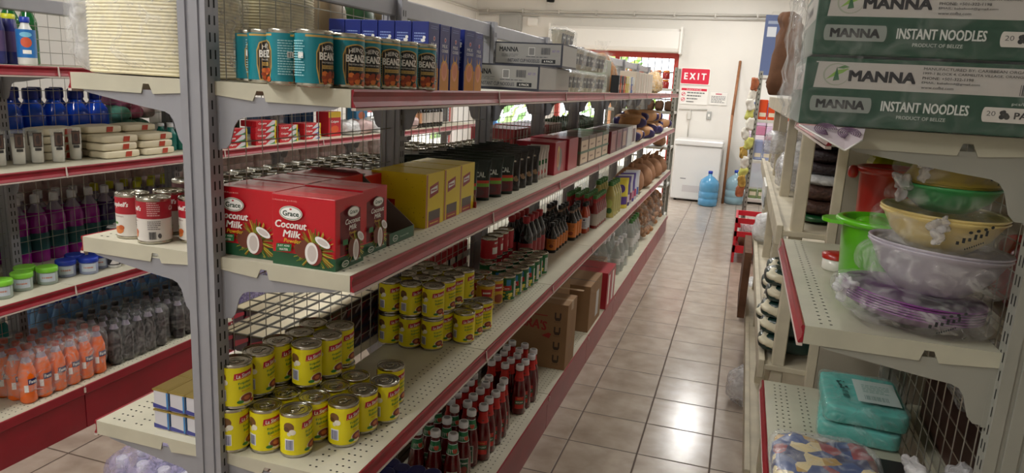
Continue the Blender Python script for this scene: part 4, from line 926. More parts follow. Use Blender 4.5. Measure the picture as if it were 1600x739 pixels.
for i, (y, hh) in enumerate([(6.85, .36), (7.25, .4), (7.65, .42), (8.0, .36)]):
    root = empty('vegetable_sack', (-.9, y, ZB)); m = MB(); rnd = random.Random(i)
    for k in range(70): a = rnd.uniform(0, 6.28); z = rnd.uniform(.03, hh - .05); q = .13 * (1 - .3 * (z / hh) ** 2) * rnd.uniform(.75, 1.0); blob(m, .06, .06, .055, 'potato', e=1, amp=.003, seed=k, seg=8, rings=5, x=math.cos(a) * q, y=math.sin(a) * q, z=z - .02, flat=False)
    m.build('contents', root); f = MB(); blob(f, .32, .34, hh, 'film_thin', e=.7, amp=.01, fr=10, seed=i, pinch=.3); f.build('clear_bag', root)
    tag(root, f'clear sack of brown vegetables on the base deck, {ORD[i]} past the clear bottles', 'sack', 'vegetable sacks')

# ------------------------------------------------------------------ aisle-two side of the long gondola
foam = mat('foam_cream', (240, 230, 194), .55, bump=.0)
def foam_stack(w, d_, n, p=.0068):
    m = MB(); pr = []
    for i in range(n): pr += [(w / 2 - .0035, i * p), (w / 2 - .001, i * p + p * .2), (w / 2, i * p + p * .5), (w / 2 - .001, i * p + p * .8)]
    pr.append((w / 2 * .9, n * p)); m.lathe([(r, z) for r, z in pr], 'foam_cream', 40, sq=.5, smooth=True); return m
def plate_bag(x, y, l, two=True, h=.3):
    root = empty('foam_plate_bag', (x, y, ZA))
    s = foam_stack(.29, .24, int(h / .0074), .0074).build('foam_plate_stack', root); s.location = (.012, 0, .003); s.scale = (1, .85, 1)
    f = MB(); blob(f, .335, .27, h + .04, 'film_pack' if two else 'film_thin', e=.3, amp=.009, fr=8, seed=int(y * 10), seg=48, rings=30, ridge=1, x=-.01); f.build('clear_bag', root)
    if two: f = MB(); blob(f, .07, .2, h + .03, 'film_milky', e=.6, amp=.014, fr=12, seed=77, ridge=1.4, x=-.165, seg=40, rings=26); f.build('bag_fold', root)
    tag(root, l, 'bag')
plate_bag(-1.315, 1.395, 'large clear bag of cream foam plates on the top shelf end')
plate_bag(-1.31, 1.70, 'second clear bag of cream foam plates, seen through the wire mesh', False)
mat('bag_green', (40, 84, 44), .3, coat=.3); mat('bag_tan', (150, 130, 100), .4, coat=.2)
for i, (y, b) in enumerate([(1.95, 'bag_tan'), (2.14, 'bag_green'), (2.3, 'bag_tan'), (2.42, 'bag_green')]):
    m = MB(); blob(m, .26, .15, .3, b, e=.5, amp=.01, fr=14, seed=i + 9, pinch=.2, ridge=.5); o = m.build('packaged_bag'); o.location = (-1.3, y, ZA); tag(o, f'{"green" if b == "bag_green" else "tan"} glossy package behind the teal tins, {ORD[i]} past the foam plates', 'bag')
# soup tins with red and white label
d = Dec()
for u in (0, .12):
    d.text("Campbell's", u - .02, .082, .015, WHITE, w=.055, bold=.02, shear=.3).ell(u - .02, .022, .014, .009, (206, 120, 60)).ell(u - .012, .028, .008, .006, (190, 90, 40)).ell(u - .028, .038, .007, .003, (90, 140, 60)).text('Chicken', u - .02, .055, .004, (120, 60, 50), w=.03)
    d.lines(u + .022, .066, u + .05, .1, 7, (226, 170, 170)).lines(u + .022, .034, u + .05, .056, 5, (130, 120, 120)).bars(u + .024, .012, u + .04, .03, 12, (50, 50, 56)).ell(u + .047, .02, .004, .006, (80, 76, 76))
soupc = Proto(tin_can('soup_tin', .0375, .108, (216, 210, 202), d, bands=[(.06, .1, (166, 24, 40))]), 'tin')
for i, (x, y, a, l) in enumerate([(-1.372, 1.334, -.45, 'front, at the shelf end'), (-1.293, 1.318, -1.0, 'front, showing its barcode'), (-1.222, 1.372, -.7, 'closest to the grey upright'), (-1.335, 1.412, .2, 'rear, at the shelf end'), (-1.26, 1.446, .2, 'rear, by the upright')]): soupc.put(x, y, ZM, facing(x, y) + a, 'red and white soup tin, ' + l, 'red and white soup tins')
# dark-lidded tins along the middle shelf
def two_tone(name, r, h, a, b, lid='tin_dark', txt=None):
    d = Dec()
    for u in (0, r * 3.1): d.ell(u, h * .72, r * .6, h * .1, WHITE).ell(u, h * .3, r * .7, h * .16, (226, 180, 50))
    return tin_can(name, r, h, a, d, lid=lid, bands=[(.01, h * .45, b)])
vt = [Proto(two_tone('vegetable_tin', .0365, .11, (180, 30, 30), (206, 140, 40)), 'tin'), Proto(two_tone('vegetable_tin', .0365, .11, (190, 186, 180), (190, 186, 180)), 'tin'), Proto(two_tone('vegetable_tin', .0365, .11, (60, 24, 26), (110, 30, 34)), 'tin')]
for i in range(13):
    for j in range(4):
        vt[0 if j == 0 and i % 3 == 0 else (1 if (i + j) % 4 == 1 else 2)].put(-1.185 - j * .077, 1.56 + i * .077, ZM, i + j * 2, f'dark-lidded tin behind the wire mesh, {ORD[i]} row from the entrance, {ORD[j]} from the mesh', 'dark-lidded tins behind the mesh')
big = Proto(tin_can('milk_powder_tin', .05, .135, (196, 194, 188), Dec().rect(-.03, .03, .03, .09, (120, 140, 180)), lid='tin', seg=24), 'tin')
for i in range(3):
    for j in range(2): big.put(-1.24 - j * .105, 2.62 + i * .105, ZM, i, f'large white tin behind the mesh, {ORD[i]} row, {ORD[j]} from the mesh', 'large white tins')
jl = Proto(tin_can('jar', .035, .12, (90, 110, 120), None, lid='tin', tab=False), 'jar')
for i in range(8):
    for j in range(2): jl.put(-1.2 - j * .075, 2.98 + i * .075, ZM, 0, f'silver-lidded jar behind the bean pouches, {ORD[i]} row, {ORD[j]} from the mesh', 'silver-lidded jars')
mat('leafy', (40, 72, 40), .6, var=.5, scale=50, bump=.5)
for i, (y, c, l) in enumerate([(3.75, (150, 40, 44), 'red striped'), (4.15, (150, 40, 44), 'red striped'), (4.5, (120, 96, 86), 'brown')]):
    e = Dec(.3); [e.rect(.03 + k * .06, 0, .05 + k * .06, .15, (206, 196, 190)) for k in range(4)]
    simple_carton('cracker_carton', .26, .3, .16, c, -1.44, y, ZM, f'{l} carton on the far side of the mesh, {ORD[i]} from the jars', 'carton', [(e, '+x')])
for i in range(5): m = MB(); blob(m, .26, .2, .17, 'leafy', e=.7, amp=.02, fr=30, seed=i, ridge=.8); o = m.build('herb_bag'); o.location = (-1.3, 5.0 + i * .23, ZM); tag(o, f'dark green bag beyond the cartons on the far side of the mesh, {ORD[i]} along', 'bag', 'dark green bags')
# rectangular meat tins, gold lids
def meat_tin(dark):
    sx, sy, sz = .047, .085, .052; m = MB()
    m.box(0, 0, 0, sx, sy, sz, ink(*( (58, 32, 42) if dark else (206, 204, 210)), rough=.35).name, .004); d = Dec(.5)
    if dark: d.poly([(0, .01), (sy * .5, .04), (sy * .6, .045), (.0, .03)], (120, 30, 50)).rect(0, .0, sy, .01, (26, 34, 70)).poly([(.05, .01), (sy, .03), (sy, .042), (.05, .02)], (150, 140, 150))
    else: d.rect(sy * .02, .004, sy * .98, .048, (40, 110, 170)).poly([(.0, .004), (sy, .004), (sy * .3, .016)], (40, 50, 120))
    d.emit(m, face('+x', 0, sx))
    e = Dec(.5)
    if dark: e.poly([(0, .012), (sx, .036), (sx, .046), (0, .03)], (150, 30, 50))
    else: e.poly([(0, .004), (sx, .004), (sx, .01), (0, .016)], (60, 64, 140)).rect(sx - .006, .006, sx - .001, .048, (60, 130, 190))
    e.emit(m, face('-y', 0, 0)); root = m.build('meat_tin', weld=False)
    l = MB(); g = mat('tin_gold', (190, 168, 96), .28, .9).name if not dark else mat('tin_olive', (70, 64, 44), .4, .6).name; l.box(-.0008, -.0008, sz - .003, sx + .0008, sy + .0008, sz + .0012, g, .0008); l.box(.006, .006, sz + .0004, sx - .006, sy - .006, sz + .0016, g if not dark else mat('tin_cream', (206, 194, 158), .3, .5).name); l.build('lid', root); return root
mt = Proto(meat_tin(False), 'tin')
for k in range(2):
    for i in range(3):
        for j in range(2): mt.put(-1.308 + i * .0492, 1.298 + j * .088, ZL + k * .0535, 0, f'white and blue meat tin, {"upper" if k else "lower"} layer, {ORD[i]} from the shelf end, {ORD[j]} row', 'white and blue meat tins')
md = Proto(meat_tin(True), 'tin')
for k in range(3):
    for j in range(8):
        for i in range(6 if k == 2 else 1):
            if j < 2 and k == 2 and i > 3: continue
            md.put(-1.19 - i * .051, 1.58 + j * .0895, ZL + k * .0537, 0, f'dark meat tin, {["bottom", "middle", "top"][k]} layer, {ORD[j]} row from the entrance, {ORD[i]} from the mesh', 'dark meat tins behind the mesh')
rc = Dec(.3); rc.rect(.0, .09, .1, .12, (220, 210, 200)).rect(.02, .02, .08, .06, (226, 200, 190))
rcp = Proto(carton('milk_carton', .07, .07, .17, ink(176, 24, 40).name, [(rc, '+x')]), 'carton')
for i in range(9):
    for j in range(2): rcp.put(-1.22 - j * .08, 2.32 + i * .078, ZL, 0, f'red milk carton behind the mesh, {ORD[i]} row past the meat tins, {ORD[j]} from mesh', 'red milk cartons')
# shrink pack of water on the base deck
gel('pet_blue', (150, 170, 215), .45, .08); gel('pet_clear', (190, 200, 215), .4, .08)
wb = sauce('water_bottle', .29, .042, .015, 'pet_blue', 'cap_white', [(.12, .17, .042, .042, (80, 90, 150))], None, .62)
wroot = empty('water_pack', (-1.74, 1.80, 0)); first = True
for i in range(4):
    for j in range(3):
        o = wb if first else copy_tree(wb); first = False; o.parent = wroot; o.location = (-.13 + i * .088, -.088 + j * .088, 0)
f = MB(); blob(f, .38, .3, .31, 'film_lilac', e=.35, amp=.01, fr=12, seed=2, x=0, y=0, ridge=1); f.build('film_wrap', wroot); tag(wroot, 'film-wrapped pack of water bottles with white caps on the floor at the gondola end', 'pack')

# ------------------------------------------------------------------ short bay: noodle cartons on top
def manna():
    sx, sy, sz = .40, .3, .115; G = (20, 66, 48); GR = (176, 172, 166); d = Dec(.6)
    d.rect(.016, .064, sx - .002, .108, GR).poly([(.016, .064), (.02, .106), (.016, .106)], G)
    d.ell(.05, .087, .021, .019, (150, 156, 140)).ell(.051, .087, .019, .017, GR).poly([(.034, .078), (.06, .09), (.07, .098), (.05, .094)], (120, 160, 60)).poly([(.046, .076), (.056, .078), (.05, .1)], (30, 90, 50)).poly([(.05, .098), (.062, .103), (.07, .1), (.06, .097)], (60, 110, 50))
    d.text('MANNA', .122, .086, .0185, (28, 28, 34), w=.104, bold=.05)
    for i, (t, w) in enumerate([('MANUFACTURED BY: CARIBBEAN ORGANIC FOODSTUFFS', .21), ('1999-1 BLOCK 4, CARMELITA VILLAGE, ORANGE WALK DISTRICT', .2), ('PHONE: +501-322-1198', .075), ('EMAIL: babafood@gmail.com', .085), ('www.cofbz.com', .048)]): d.text(t, .183 + w / 2, .1025 - i * .0076, .0045, (60, 58, 56), w=w, bold=.01)
    d.bars(.326, .066, .372, .083, 17, (30, 30, 34)).rect(.018, .024, .108, .05, (130, 138, 132))
    for a in (.018, .108): d.ell(a, .037, .004, .013, (130, 138, 132))
    d.text('MANNA', .063, .037, .015, (28, 30, 32), w=.078, bold=.05).text('INSTANT NOODLES', .193, .038, .017, (196, 202, 196), w=.132, bold=.02).text('PRODUCT OF BELIZE', .19, .0205, .0058, (170, 180, 172), w=.074, bold=.01)
    d.text('pcs/BAG', .335, .052, .006, (196, 202, 196), w=.034).rect(.282, .022, .385, .046, (196, 192, 184)).ell(.282, .034, .004, .012, (196, 192, 184)).text('20', .291, .036, .008, (50, 50, 52), w=.013).blobs(.306, .031, .318, .039, 7, .004, .004, [(24, 24, 24)], 3).text('PACK', .345, .034, .011, (30, 30, 32), w=.042, bold=.03)
    e = Dec(.5); e.rect(.02, .06, .28, .105, GR).text('MANNA', .15, .083, .016, (28, 28, 34), w=.1, bold=.05)
    o = carton('noodle_carton', sx, sy, sz, ink(*G, rough=.35).name, [(d, '-y'), (e, '-x')])
    f = MB(); blob(f, sx + .026, sy + .02, sz + .008, 'film_shrink', e=.08, amp=.0045, fr=16, seed=4, x=sx / 2 - .002, y=sy / 2, z=-.002, seg=72, rings=30, ridge=.5, flat=False)
    f.build('shrink_film', o); return o
mn = Proto(manna(), 'carton')
mn.put(.091, 1.372, 1.5555, .0, 'green noodle carton on the short bay, lower of the stack')
mn.put(.098, 1.376, 1.675, .0, 'green noodle carton on the short bay, stacked above the lower one')
d_ = MB(); pts = [(.093, 1.37, 1.553), (.165, 1.372, 1.5535), (.2, 1.372, 1.5535), (.192, 1.33, 1.536), (.165, 1.31, 1.518)]
d_.add(pts, [[0, 1, 2, 3, 4]], ink(196, 184, 190).name); d_.tube([pts[0], pts[4]], .0016, ink(226, 226, 220).name, 5); d_.tube([pts[4], pts[3]], .0016, ink(226, 226, 220).name, 5)
for i in range(5):
    for j, (cx, cy) in enumerate([(.135, 1.352), (.172, 1.345)]):
        r = .004 + i * .0035; a = [(cx + r * math.cos(t), cy + r * .8 * math.sin(t), 1.5465 + (cy + r * .8 * math.sin(t) - 1.345) * .62 - .0012) for t in [k * math.pi / 7 - .6 * j for k in range(12)]]
        d_.tube(a, .0009, ink(110, 84, 110).name, 4)
tag(d_.build('patterned_paper'), 'torn swirl-patterned paper sheet sticking out under the green cartons', 'paper')
m = MB(); blob(m, .026, .24, .235, 'film_pack', e=.6, amp=.007, fr=26, seed=31, ridge=1.2, flat=False, seg=40, rings=26); o = m.build('plastic_sheet'); o.location = (.074, 1.5, 1.562); tag(o, 'crumpled clear plastic wrap beside the green cartons', 'plastic')
mat('kraft', (112, 76, 52), .85, var=.3, scale=14, bump=.4)
m = MB(); blob(m, .16, .3, .42, 'kraft', e=.4, amp=.024, fr=11, seed=8, pinch=.3, ridge=1.5); o = m.build('kraft_paper_bag'); o.location = (.185, 4.3, 1.605); tag(o, 'crumpled brown paper bag on top of the wooden rack', 'bag')
m = MB(); blob(m, .2, .22, .14, 'film_white', e=.6, amp=.02, fr=12, seed=9, ridge=1); o = m.build('plastic_bag'); o.location = (.26, 4.72, 1.605); tag(o, 'white plastic bag on top of the wooden rack beside the brown paper bag', 'bag')
m = MB(); m.box(0, 0, 0, .16, .06, .62, ink(86, 100, 140).name, .005); d = Dec(.5); d.rect(.03, .4, .12, .5, (206, 210, 216)).rect(.03, .53, .2, .56, (150, 160, 180)); d.emit(m, face('-y', 0, 0)); o = m.build('blue_grey_case'); o.location = (.09, 8.2, 1.805); tag(o, 'tall blue-grey case standing on top of the snack-hung steel rack', 'case')

# ------------------------------------------------------------------ short bay: bowls and tubs
def plastic(name, rgb, rough=.3, alpha=1): return mat(name, rgb, rough, alpha=alpha, coat=.3)
plastic('p_lime', (92, 186, 20)); plastic('p_red', (170, 34, 24)); plastic('p_yellowgreen', (156, 160, 20)); plastic('p_green', (60, 150, 84)); plastic('p_cream', (222, 200, 130)); plastic('p_lilac', (168, 162, 172)); plastic('p_purple', (112, 48, 118)); plastic('p_yellow', (196, 172, 74)); plastic('p_white', (220, 216, 206))
D2, D3 = 1.178, .715
def tub(name, r, h, m_, x, y, z, label, cat, taper=.88, lip=.012, handles=True, lid=None):
    m = MB(); m.lathe([(r * taper * .9, 0), (r * taper, .006), (r, h - .02), (r + .002, h - .018), (r + lip, h - .014), (r + lip + .002, h - .008), (r + lip, h - .003), (r + .001, h), (r - .004, h - .004), (r * taper - .006, .012), (.001, .012)], m_, 40, cap=False); m.add([(r * taper * .9 * math.cos(a), r * taper * .9 * math.sin(a), 0) for a in [k * math.pi / 20 for k in range(40)]], [list(range(40))], m_)
    root = m.build(name); root.location = (x, y, z); tag(root, label, cat)
    if handles:
        for s in (-1, 1):
            q = MB(); pr = [(s * (r + .002), -.045), (s * (r + .03), -.035), (s * (r + .042), -.012), (s * (r + .042), .012), (s * (r + .03), .035), (s * (r + .002), .045)]
            q.prism(pr, 'z', h - .016, h - .008, m_); q.build('handle', root)
    if lid:
        q = MB(); q.lathe([(r + lip + .003, h - .004), (r + lip + .004, h + .006), (r * .9, h + .014), (r * .4, h + .022), (.001, h + .024)], lid, 36, cap=False); q.build('lid', root)
    return root
tub('plastic_tub', .088, .165, 'p_lime', .328, 1.775, D2, 'lime green round plastic tub with rim handles', 'tub')
lidm = MB(); lidm.lathe([(.066, .0), (.07, .006), (.05, .02), (.001, .03)], 'p_lime', 30, cap=False); o = lidm.build('tub_lid'); o.location = (.335, 1.79, D2 + .125); o.rotation_euler = (.3, .25, 0); tag(o, 'lime green lid lying inside the lime green tub', 'lid')
rt = tub('plastic_tub', .076, .262, 'p_red', .375, 2.03, D2, 'tall red plastic tub behind the lime green one', 'tub', .86, .008, False); q = MB(); blob(q, .026, .03, .034, 'p_red', e=.8, amp=0, x=-.092, z=.226, flat=False, seg=14, rings=10); q.build('handle', rt)
m = MB(); m.box(-.07, -.06, 0, .08, .06, .21, 'p_yellowgreen', .012); m.box(-.076, -.066, .21, .086, .066, .222, 'p_yellowgreen', .005); o = m.build('storage_box'); o.location = (.41, 2.17, D2 + .0); o.scale = (1, 1, 1.32); tag(o, 'yellow-green plastic storage box behind the red tub', 'box')
m = MB(); m.lathe([(.03, 0), (.033, .004), (.033, .03)], 'p_white', 24); o = m.build('small_jar'); q = MB(); q.lathe([(.035, .03), (.036, .042), (.02, .046), (.001, .047)], 'p_red', 24, cap=False); q.build('lid', o); o.location = (.262, 1.93, D2); tag(o, 'small white jar with red lid peeking out behind the lime tub', 'jar')
def bowl_mb(r, h, m_, n=1, gap=.006):
    m = MB()
    for k in range(n):
        z = k * gap; m.lathe([(r * .45, z), (r * .5, z + .002), (r * .8, z + h * .45), (r * .96, z + h * .9), (r + .004, z + h), (r + .003, z + h + .003), (r * .95, z + h), (r * .78, z + h * .5), (r * .48, z + .006), (.001, z + .006)], m_, 40, cap=False)
    return m
def wrapped_bowl(r, h, m_, n, gap, x, y, z, tilt, label, fm, fw, fh, seed, inv=False, knot=None, prints=True):
    root = empty('bagged_bowl', (x, y, z)); root.rotation_euler = tilt
    b = bowl_mb(r, h, m_, n, gap).build('bowl' , root)
    if inv: b.rotation_euler = (math.pi, 0, 0); b.location = (0, 0, h + n * gap)
    f = MB(); blob(f, fw, fw * .92, fh, fm, e=.75, amp=.008, fr=13, seed=seed, z=-.004, seg=44, rings=26, ridge=.9)
    f.build('clear_bag', root)
    if knot:
        q = MB(); kx, ky, kz = knot
        blob(q, .036, .03, .03, 'film_milky', e=.9, amp=.009, fr=60, seed=seed, x=kx, y=ky, z=kz, flat=False, ridge=1.4, seg=24, rings=16)
        blob(q, .018, .016, .03, 'film_milky', e=.8, amp=.006, fr=70, seed=seed + 3, x=kx, y=ky, z=kz - .024, flat=False, ridge=1, seg=16, rings=12)
        q.build('bag_knot', root)
    if prints:
        q = MB(); d = Dec(.008); [d.rect(-.02 + .009 * i, -.012 + .004 * i, -.015 + .009 * i, -.006 + .0042 * i + .003 * (i % 2), (30, 34, 36)) for i in range(6)]; [d.ell(.0 + .012 * i, .012 + .004 * i, .0035, .0028, (34, 38, 40), 6) for i in range(4)]; [d.rect(-.005 + .0035 * i, -.02 + .0018 * i, -.003 + .0035 * i, -.017 + .0018 * i, (40, 44, 46)) for i in range(9)]
        R = fw / 2 * .965; d.emit(q, wrap(R + .008, -math.pi / 2 + .15, fh * .52)); q.build('bag_print', root, weld=False)
    return tag(root, label, 'bowl')
BX, BY = .372, 1.545
wrapped_bowl(.125, .03, 'p_purple', 6, .005, BX - .02, BY, D2 + .004, (.0, .08, 0), 'bagged stack of purple plates at the bottom of the bowl pile', 'film_pack', .29, .075, 1, knot=(-.135, -.06, .045))
wrapped_bowl(.122, .085, 'p_lilac', 2, .006, BX + .01, BY, D2 + .066, (.0, .06, .3), 'bagged greyish lilac bowls second from the bottom of the pile', 'film_pack', .275, .105, 2, prints=False)
wrapped_bowl(.107, .068, 'p_cream', 2, .006, BX + .01, BY, D2 + .15, (.02, .03, 0), 'bagged cream bowls in the middle of the pile', 'film_thin', .235, .09, 3, knot=(-.03, -.116, .052))
wrapped_bowl(.09, .05, 'p_green', 1, .006, BX + .012, BY, D2 + .226, (.02, .0, .2), 'bagged green bowl second from the top of the pile', 'film_thin', .205, .058, 4, knot=(-.1, -.04, .04), prints=False)
wrapped_bowl(.08, .052, 'p_yellow', 2, .004, BX + .014, BY, D2 + .276, (.02, .0, .4), 'bagged yellow basin upside down on top of the pile', 'film_thin', .2, .068, 5, inv=True, knot=(-.085, -.04, .03))
for i, (c, x, y, z, s, l) in enumerate([('p_red', .66, 1.75, D2, .16, 'red plastic bag beyond the wire mesh beside the bowls'), ('bag_tan', .68, 1.95, D2 + .16, .14, 'tan package beyond the wire mesh, above the red bag')]):
    m = MB(); blob(m, .2, .24, s, c, e=.6, amp=.015, fr=14, seed=i + 40, ridge=.8); o = m.build('packaged_bag'); o.location = (x, y, z); tag(o, l, 'bag')
# lower board
mat('teal_cloth', (86, 182, 172), .6, var=.15, scale=30); film('film_teal', (170, 215, 208), .12, .1, .4)
for k in range(2):
    root = empty('teal_pack', (.395, 2.06, D3 + k * .051), -.12 + .1 * k); m = MB(); blob(m, .2, .27, .05, 'teal_cloth', e=.2, amp=.005, fr=26, seed=k + 3, ridge=.6); m.build('folded_sheets', root)
    f = MB(); blob(f, .21, .285, .054, 'film_teal', e=.25, amp=.006, fr=14, seed=k + 5, z=-.001, ridge=.5); f.build('film_wrap', root)
    if k: 
        q = MB(); d = Dec(.5); d.rect(-.02, -.09, .085, .07, (186, 204, 200)).bars(.0, -.07, .06, -.04, 14, (120, 150, 146)).lines(.0, -.02, .07, .04, 5, (120, 160, 150)).blobs(-.06, -.02, -.035, .06, 9, .004, .007, [(40, 80, 76)], 4).bars(-.055, -.08, -.04, -.03, 6, (40, 80, 76), horiz=True); d.emit(q, lambda u, v, o_: (u, v, .0575 + o_)); q.build('paper_label', root, weld=False)
    tag(root, f'teal bag pack with clear wrap on the lowest visible board, {"upper one with a label" if k else "lower one"}', 'pack')
def patch_mat():
    m = bpy.data.materials.new('colour_packets'); m.use_nodes = True; nt = m.node_tree; N = nt.nodes; L = nt.links; b = N['Principled BSDF']
    tc = N.new('ShaderNodeTexCoord'); v = N.new('ShaderNodeTexVoronoi'); v.inputs['Scale'].default_value = 26; L.new(tc.outputs['Object'], v.inputs['Vector'])
    sp = N.new('ShaderNodeSeparateColor'); L.new(v.outputs['Color'], sp.inputs[0]); rp = N.new('ShaderNodeValToRGB'); rp.color_ramp.interpolation = 'CONSTANT'
    cs = [(34, 40, 92), (190, 150, 60), (150, 34, 40), (226, 206, 150), (40, 70, 130), (214, 210, 200), (110, 60, 40), (30, 90, 80)]
    for i, c in enumerate(cs):
        e = rp.color_ramp.elements[0] if i == 0 else rp.color_ramp.elements[-1] if i == 1 else rp.color_ramp.elements.new(.5)
        e.position = i / 8; e.color = tuple(lin(q) for q in c) + (1,)
    L.new(sp.outputs[0], rp.inputs[0]); L.new(rp.outputs[0], b.inputs['Base Color']); b.inputs['Roughness'].default_value = .3; MATS['colour_packets'] = m
patch_mat()
root = empty('sweet_bag', (.275, 1.66, D3)); m = MB(); blob(m, .24, .34, .055, 'colour_packets', e=.35, amp=.01, fr=20, seed=5, ridge=.8); m.build('packets', root); f = MB(); blob(f, .255, .36, .065, 'film_clear', e=.4, amp=.008, fr=12, seed=6, ridge=1); f.build('film_wrap', root); tag(root, 'large film-wrapped bag of colourful packets at the front of the lowest visible board', 'bag')
root = empty('flour_bag', (.43, 1.455, D3)); m = MB(); blob(m, .17, .17, .135, mat('rice_cream', (206, 196, 172), .8).name, e=.7, amp=.006, fr=12, seed=7, pinch=.25); m.build('contents', root)
f = MB(); blob(f, .185, .19, .15, 'film_thin', e=.7, amp=.01, fr=14, seed=8, pinch=.3, ridge=1)
f.build('clear_bag', root); q = MB(); q.lathe([(.05, .125), (.014, .15), (.012, .16), (.02, .172)], 'film_milky', 12, cap=False)
q.build('bag_knot', root)
for sg in (-1, 1):
    q = MB(); blob(q, .028, .05, .07, 'film_milky', e=.9, amp=.007, fr=50, seed=40 + sg, ridge=1.4, flat=False, pinch=-.7, seg=20, rings=16); ob = q.build('bag_ear', root); ob.location = (sg * .006, 0, .158); ob.rotation_euler = (0, sg * .75, 0)
tag(root, 'knotted clear bag of cream flour at the bottom by the slotted upright', 'bag')
m = MB(); m.box(.405, 1.56, D3, .472, 1.84, D3 + .02, ink(40, 34, 34).name, .004); tag(m.build('dark_tray'), 'dark flat tray beside the bag of colourful packets', 'tray')
m = MB(); m.box(.58, 1.45, D3, .84, 2.2, D3 + .12, ink(78, 44, 38).name, .004); tag(m.build('brown_carton'), 'dark brown carton beyond the wire mesh next to the teal packs', 'carton')
for i, (y, z) in enumerate([(1.65, .122), (2.0, .122)]): m = MB(); blob(m, .24, .3, .16, 'film_milky', e=.7, amp=.02, fr=12, seed=50 + i, ridge=1); o = m.build('plastic_bag'); o.location = (.7, y, D3 + z); tag(o, f'crumpled clear bag on the dark carton beyond the mesh, {["in front", "further along"][i]}', 'bag')

# ------------------------------------------------------------------ wooden rack
R0, R1 = 2.41, 5.0
root = empty('wooden_rack', (.15, R0, 0)); tag(root, 'pale wooden rack with plank posts beyond the short metal bay', 'rack')
for z, t in ((.30, .03), (.705, .03), (1.163, .03), (1.56, .05)):
    m = MB(); m.box(.0, .0, z - t + .03, .42, R1 - R0, z + .03 - .012, 'wood_pale', .002); m.box(-.012, -.002, z - .03, .008, R1 - R0, z + .034, 'wood_pale', .002); m.build('shelf_board', root)
for i, y in enumerate((.012, .85, 1.7, 2.53)):
    for x in (.03, .36):
        m = MB(); m.box(x, y, 0, x + .04, y + .045, 1.56, 'wood_pale', .003); m.build('post', root)
m = MB(); m.box(.137, -.018, .0, .165, .012, 1.55, 'wood_pale', .002); m.build('end_batten', root)
m = MB(); m.box(.166, -.016, .0, .76, -.004, 1.545, mat('ply_grey', (150, 142, 126), .7, var=.12, scale=3).name); m.build('end_panel', root)
plastic('bag_dark', (40, 30, 34), .3); mat('beans_brown', (88, 58, 46), .6, var=.6, scale=90, bump=.6); mat('beans_dark', (52, 36, 40), .5, var=.5, scale=90, bump=.6); plastic('p_darkgreen', (22, 84, 44))
zc = 1.182; k = 0
for k, (mm, h) in enumerate([('p_darkgreen', .03), ('beans_brown', .05), ('beans_brown', .055), ('film_white', .035), ('beans_dark', .045), ('beans_dark', .045), ('bag_dark', .05)]):
    m = MB(); blob(m, .2, .3, h + .006, mm, e=.6, amp=.006, fr=18, seed=60 + k); o = m.build('bean_bag'); o.location = (.31, 2.72, zc); zc += h - .002
    tag(o, f'{["dark green", "brown", "brown", "clear", "dark", "dark", "black"][k]} bag of dry beans stacked on the wooden rack, {ORD[k]} from the bottom', 'bag', 'stacked bags of dry beans')
zc = 1.182
for k in range(6):
    m = MB(); blob(m, .16, .24, .06, ['beans_brown', 'beans_dark', 'film_white', 'beans_dark', 'film_milky', 'bag_dark'][k], e=.6, amp=.006, fr=18, seed=70 + k); o = m.build('bean_bag'); o.location = (.36, 3.05, zc); zc += .055
    tag(o, f'bag in the second stack on the wooden rack, {ORD[k]} from the bottom', 'bag', 'second stack of bags')
for i, (x, y, z, s, mm) in enumerate([(.26, 3.5, 1.182, .16, 'film_milky'), (.3, 3.85, 1.182, .2, 'film_white'), (.27, 4.3, 1.182, .18, 'film_milky'), (.3, 4.7, 1.182, .16, 'kraft'), (.22, 4.15, 1.3, .12, 'film_milky')]):
    m = MB(); blob(m, .2, .28, s, mm, e=.7, amp=.02, fr=12, seed=80 + i, ridge=1); o = m.build('plastic_bag'); o.location = (x, y, z); tag(o, f'{"brown" if mm == "kraft" else "crumpled clear"} bag on the upper board of the wooden rack, {ORD[i]} past the beans', 'bag', 'bags on the upper board')
m = MB(); m.box(.128, 3.5, 1.08, .137, 3.9, 1.19, ink(226, 226, 220).name); m.box(.126, 3.42, 1.1, .1275, 3.7, 1.15, ink(190, 196, 200).name); tag(m.build('price_card'), 'white price cards taped on the wooden rack edge', 'card')
# small dark green packs with white ends
mat('pk_green', (22, 50, 44), .35, coat=.4); mat('pk_cream', (214, 206, 180), .45)
def pack():
    m = MB(); blob(m, .2, .12, .062, 'pk_green', e=.55, amp=.004, fr=20, seed=3); root = m.build('coffee_pack'); q = MB(); blob(q, .095, .09, .046, 'pk_cream', e=.8, amp=.009, fr=30, seed=4, x=-.052, y=-.024, z=.012, flat=False, ridge=1); q.build('white_end', root); return root
pk = Proto(pack(), 'pack')
for i in range(5):
    for j in range(2): pk.put(.232 + .012 * math.sin(i * 3 + j), 2.54 + j * .135, .74 + i * .058, .12 * math.sin(i * 5), f'dark pack with white end jutting from the rack, {ORD[i]} from the bottom, {ORD[j]} stack', 'dark packs jutting from the rack')
m = MB(); blob(m, .2, .24, .2, 'film_milky', e=.8, amp=.02, fr=12, seed=91, ridge=1, pinch=.3); o = m.build('plastic_bag'); o.location = (.16, 3.75, 0); tag(o, 'grey plastic bag on the floor against the wooden rack', 'bag')
m = MB(); m.box(.11, 4.2, .33, .15, 4.75, .72, 'kraft', .002); o = m.build('hanging_cardboard'); o.location = (-.02, 0, 0); tag(o, 'brown cardboard sheet leaning on the lower wooden rack edge', 'cardboard')
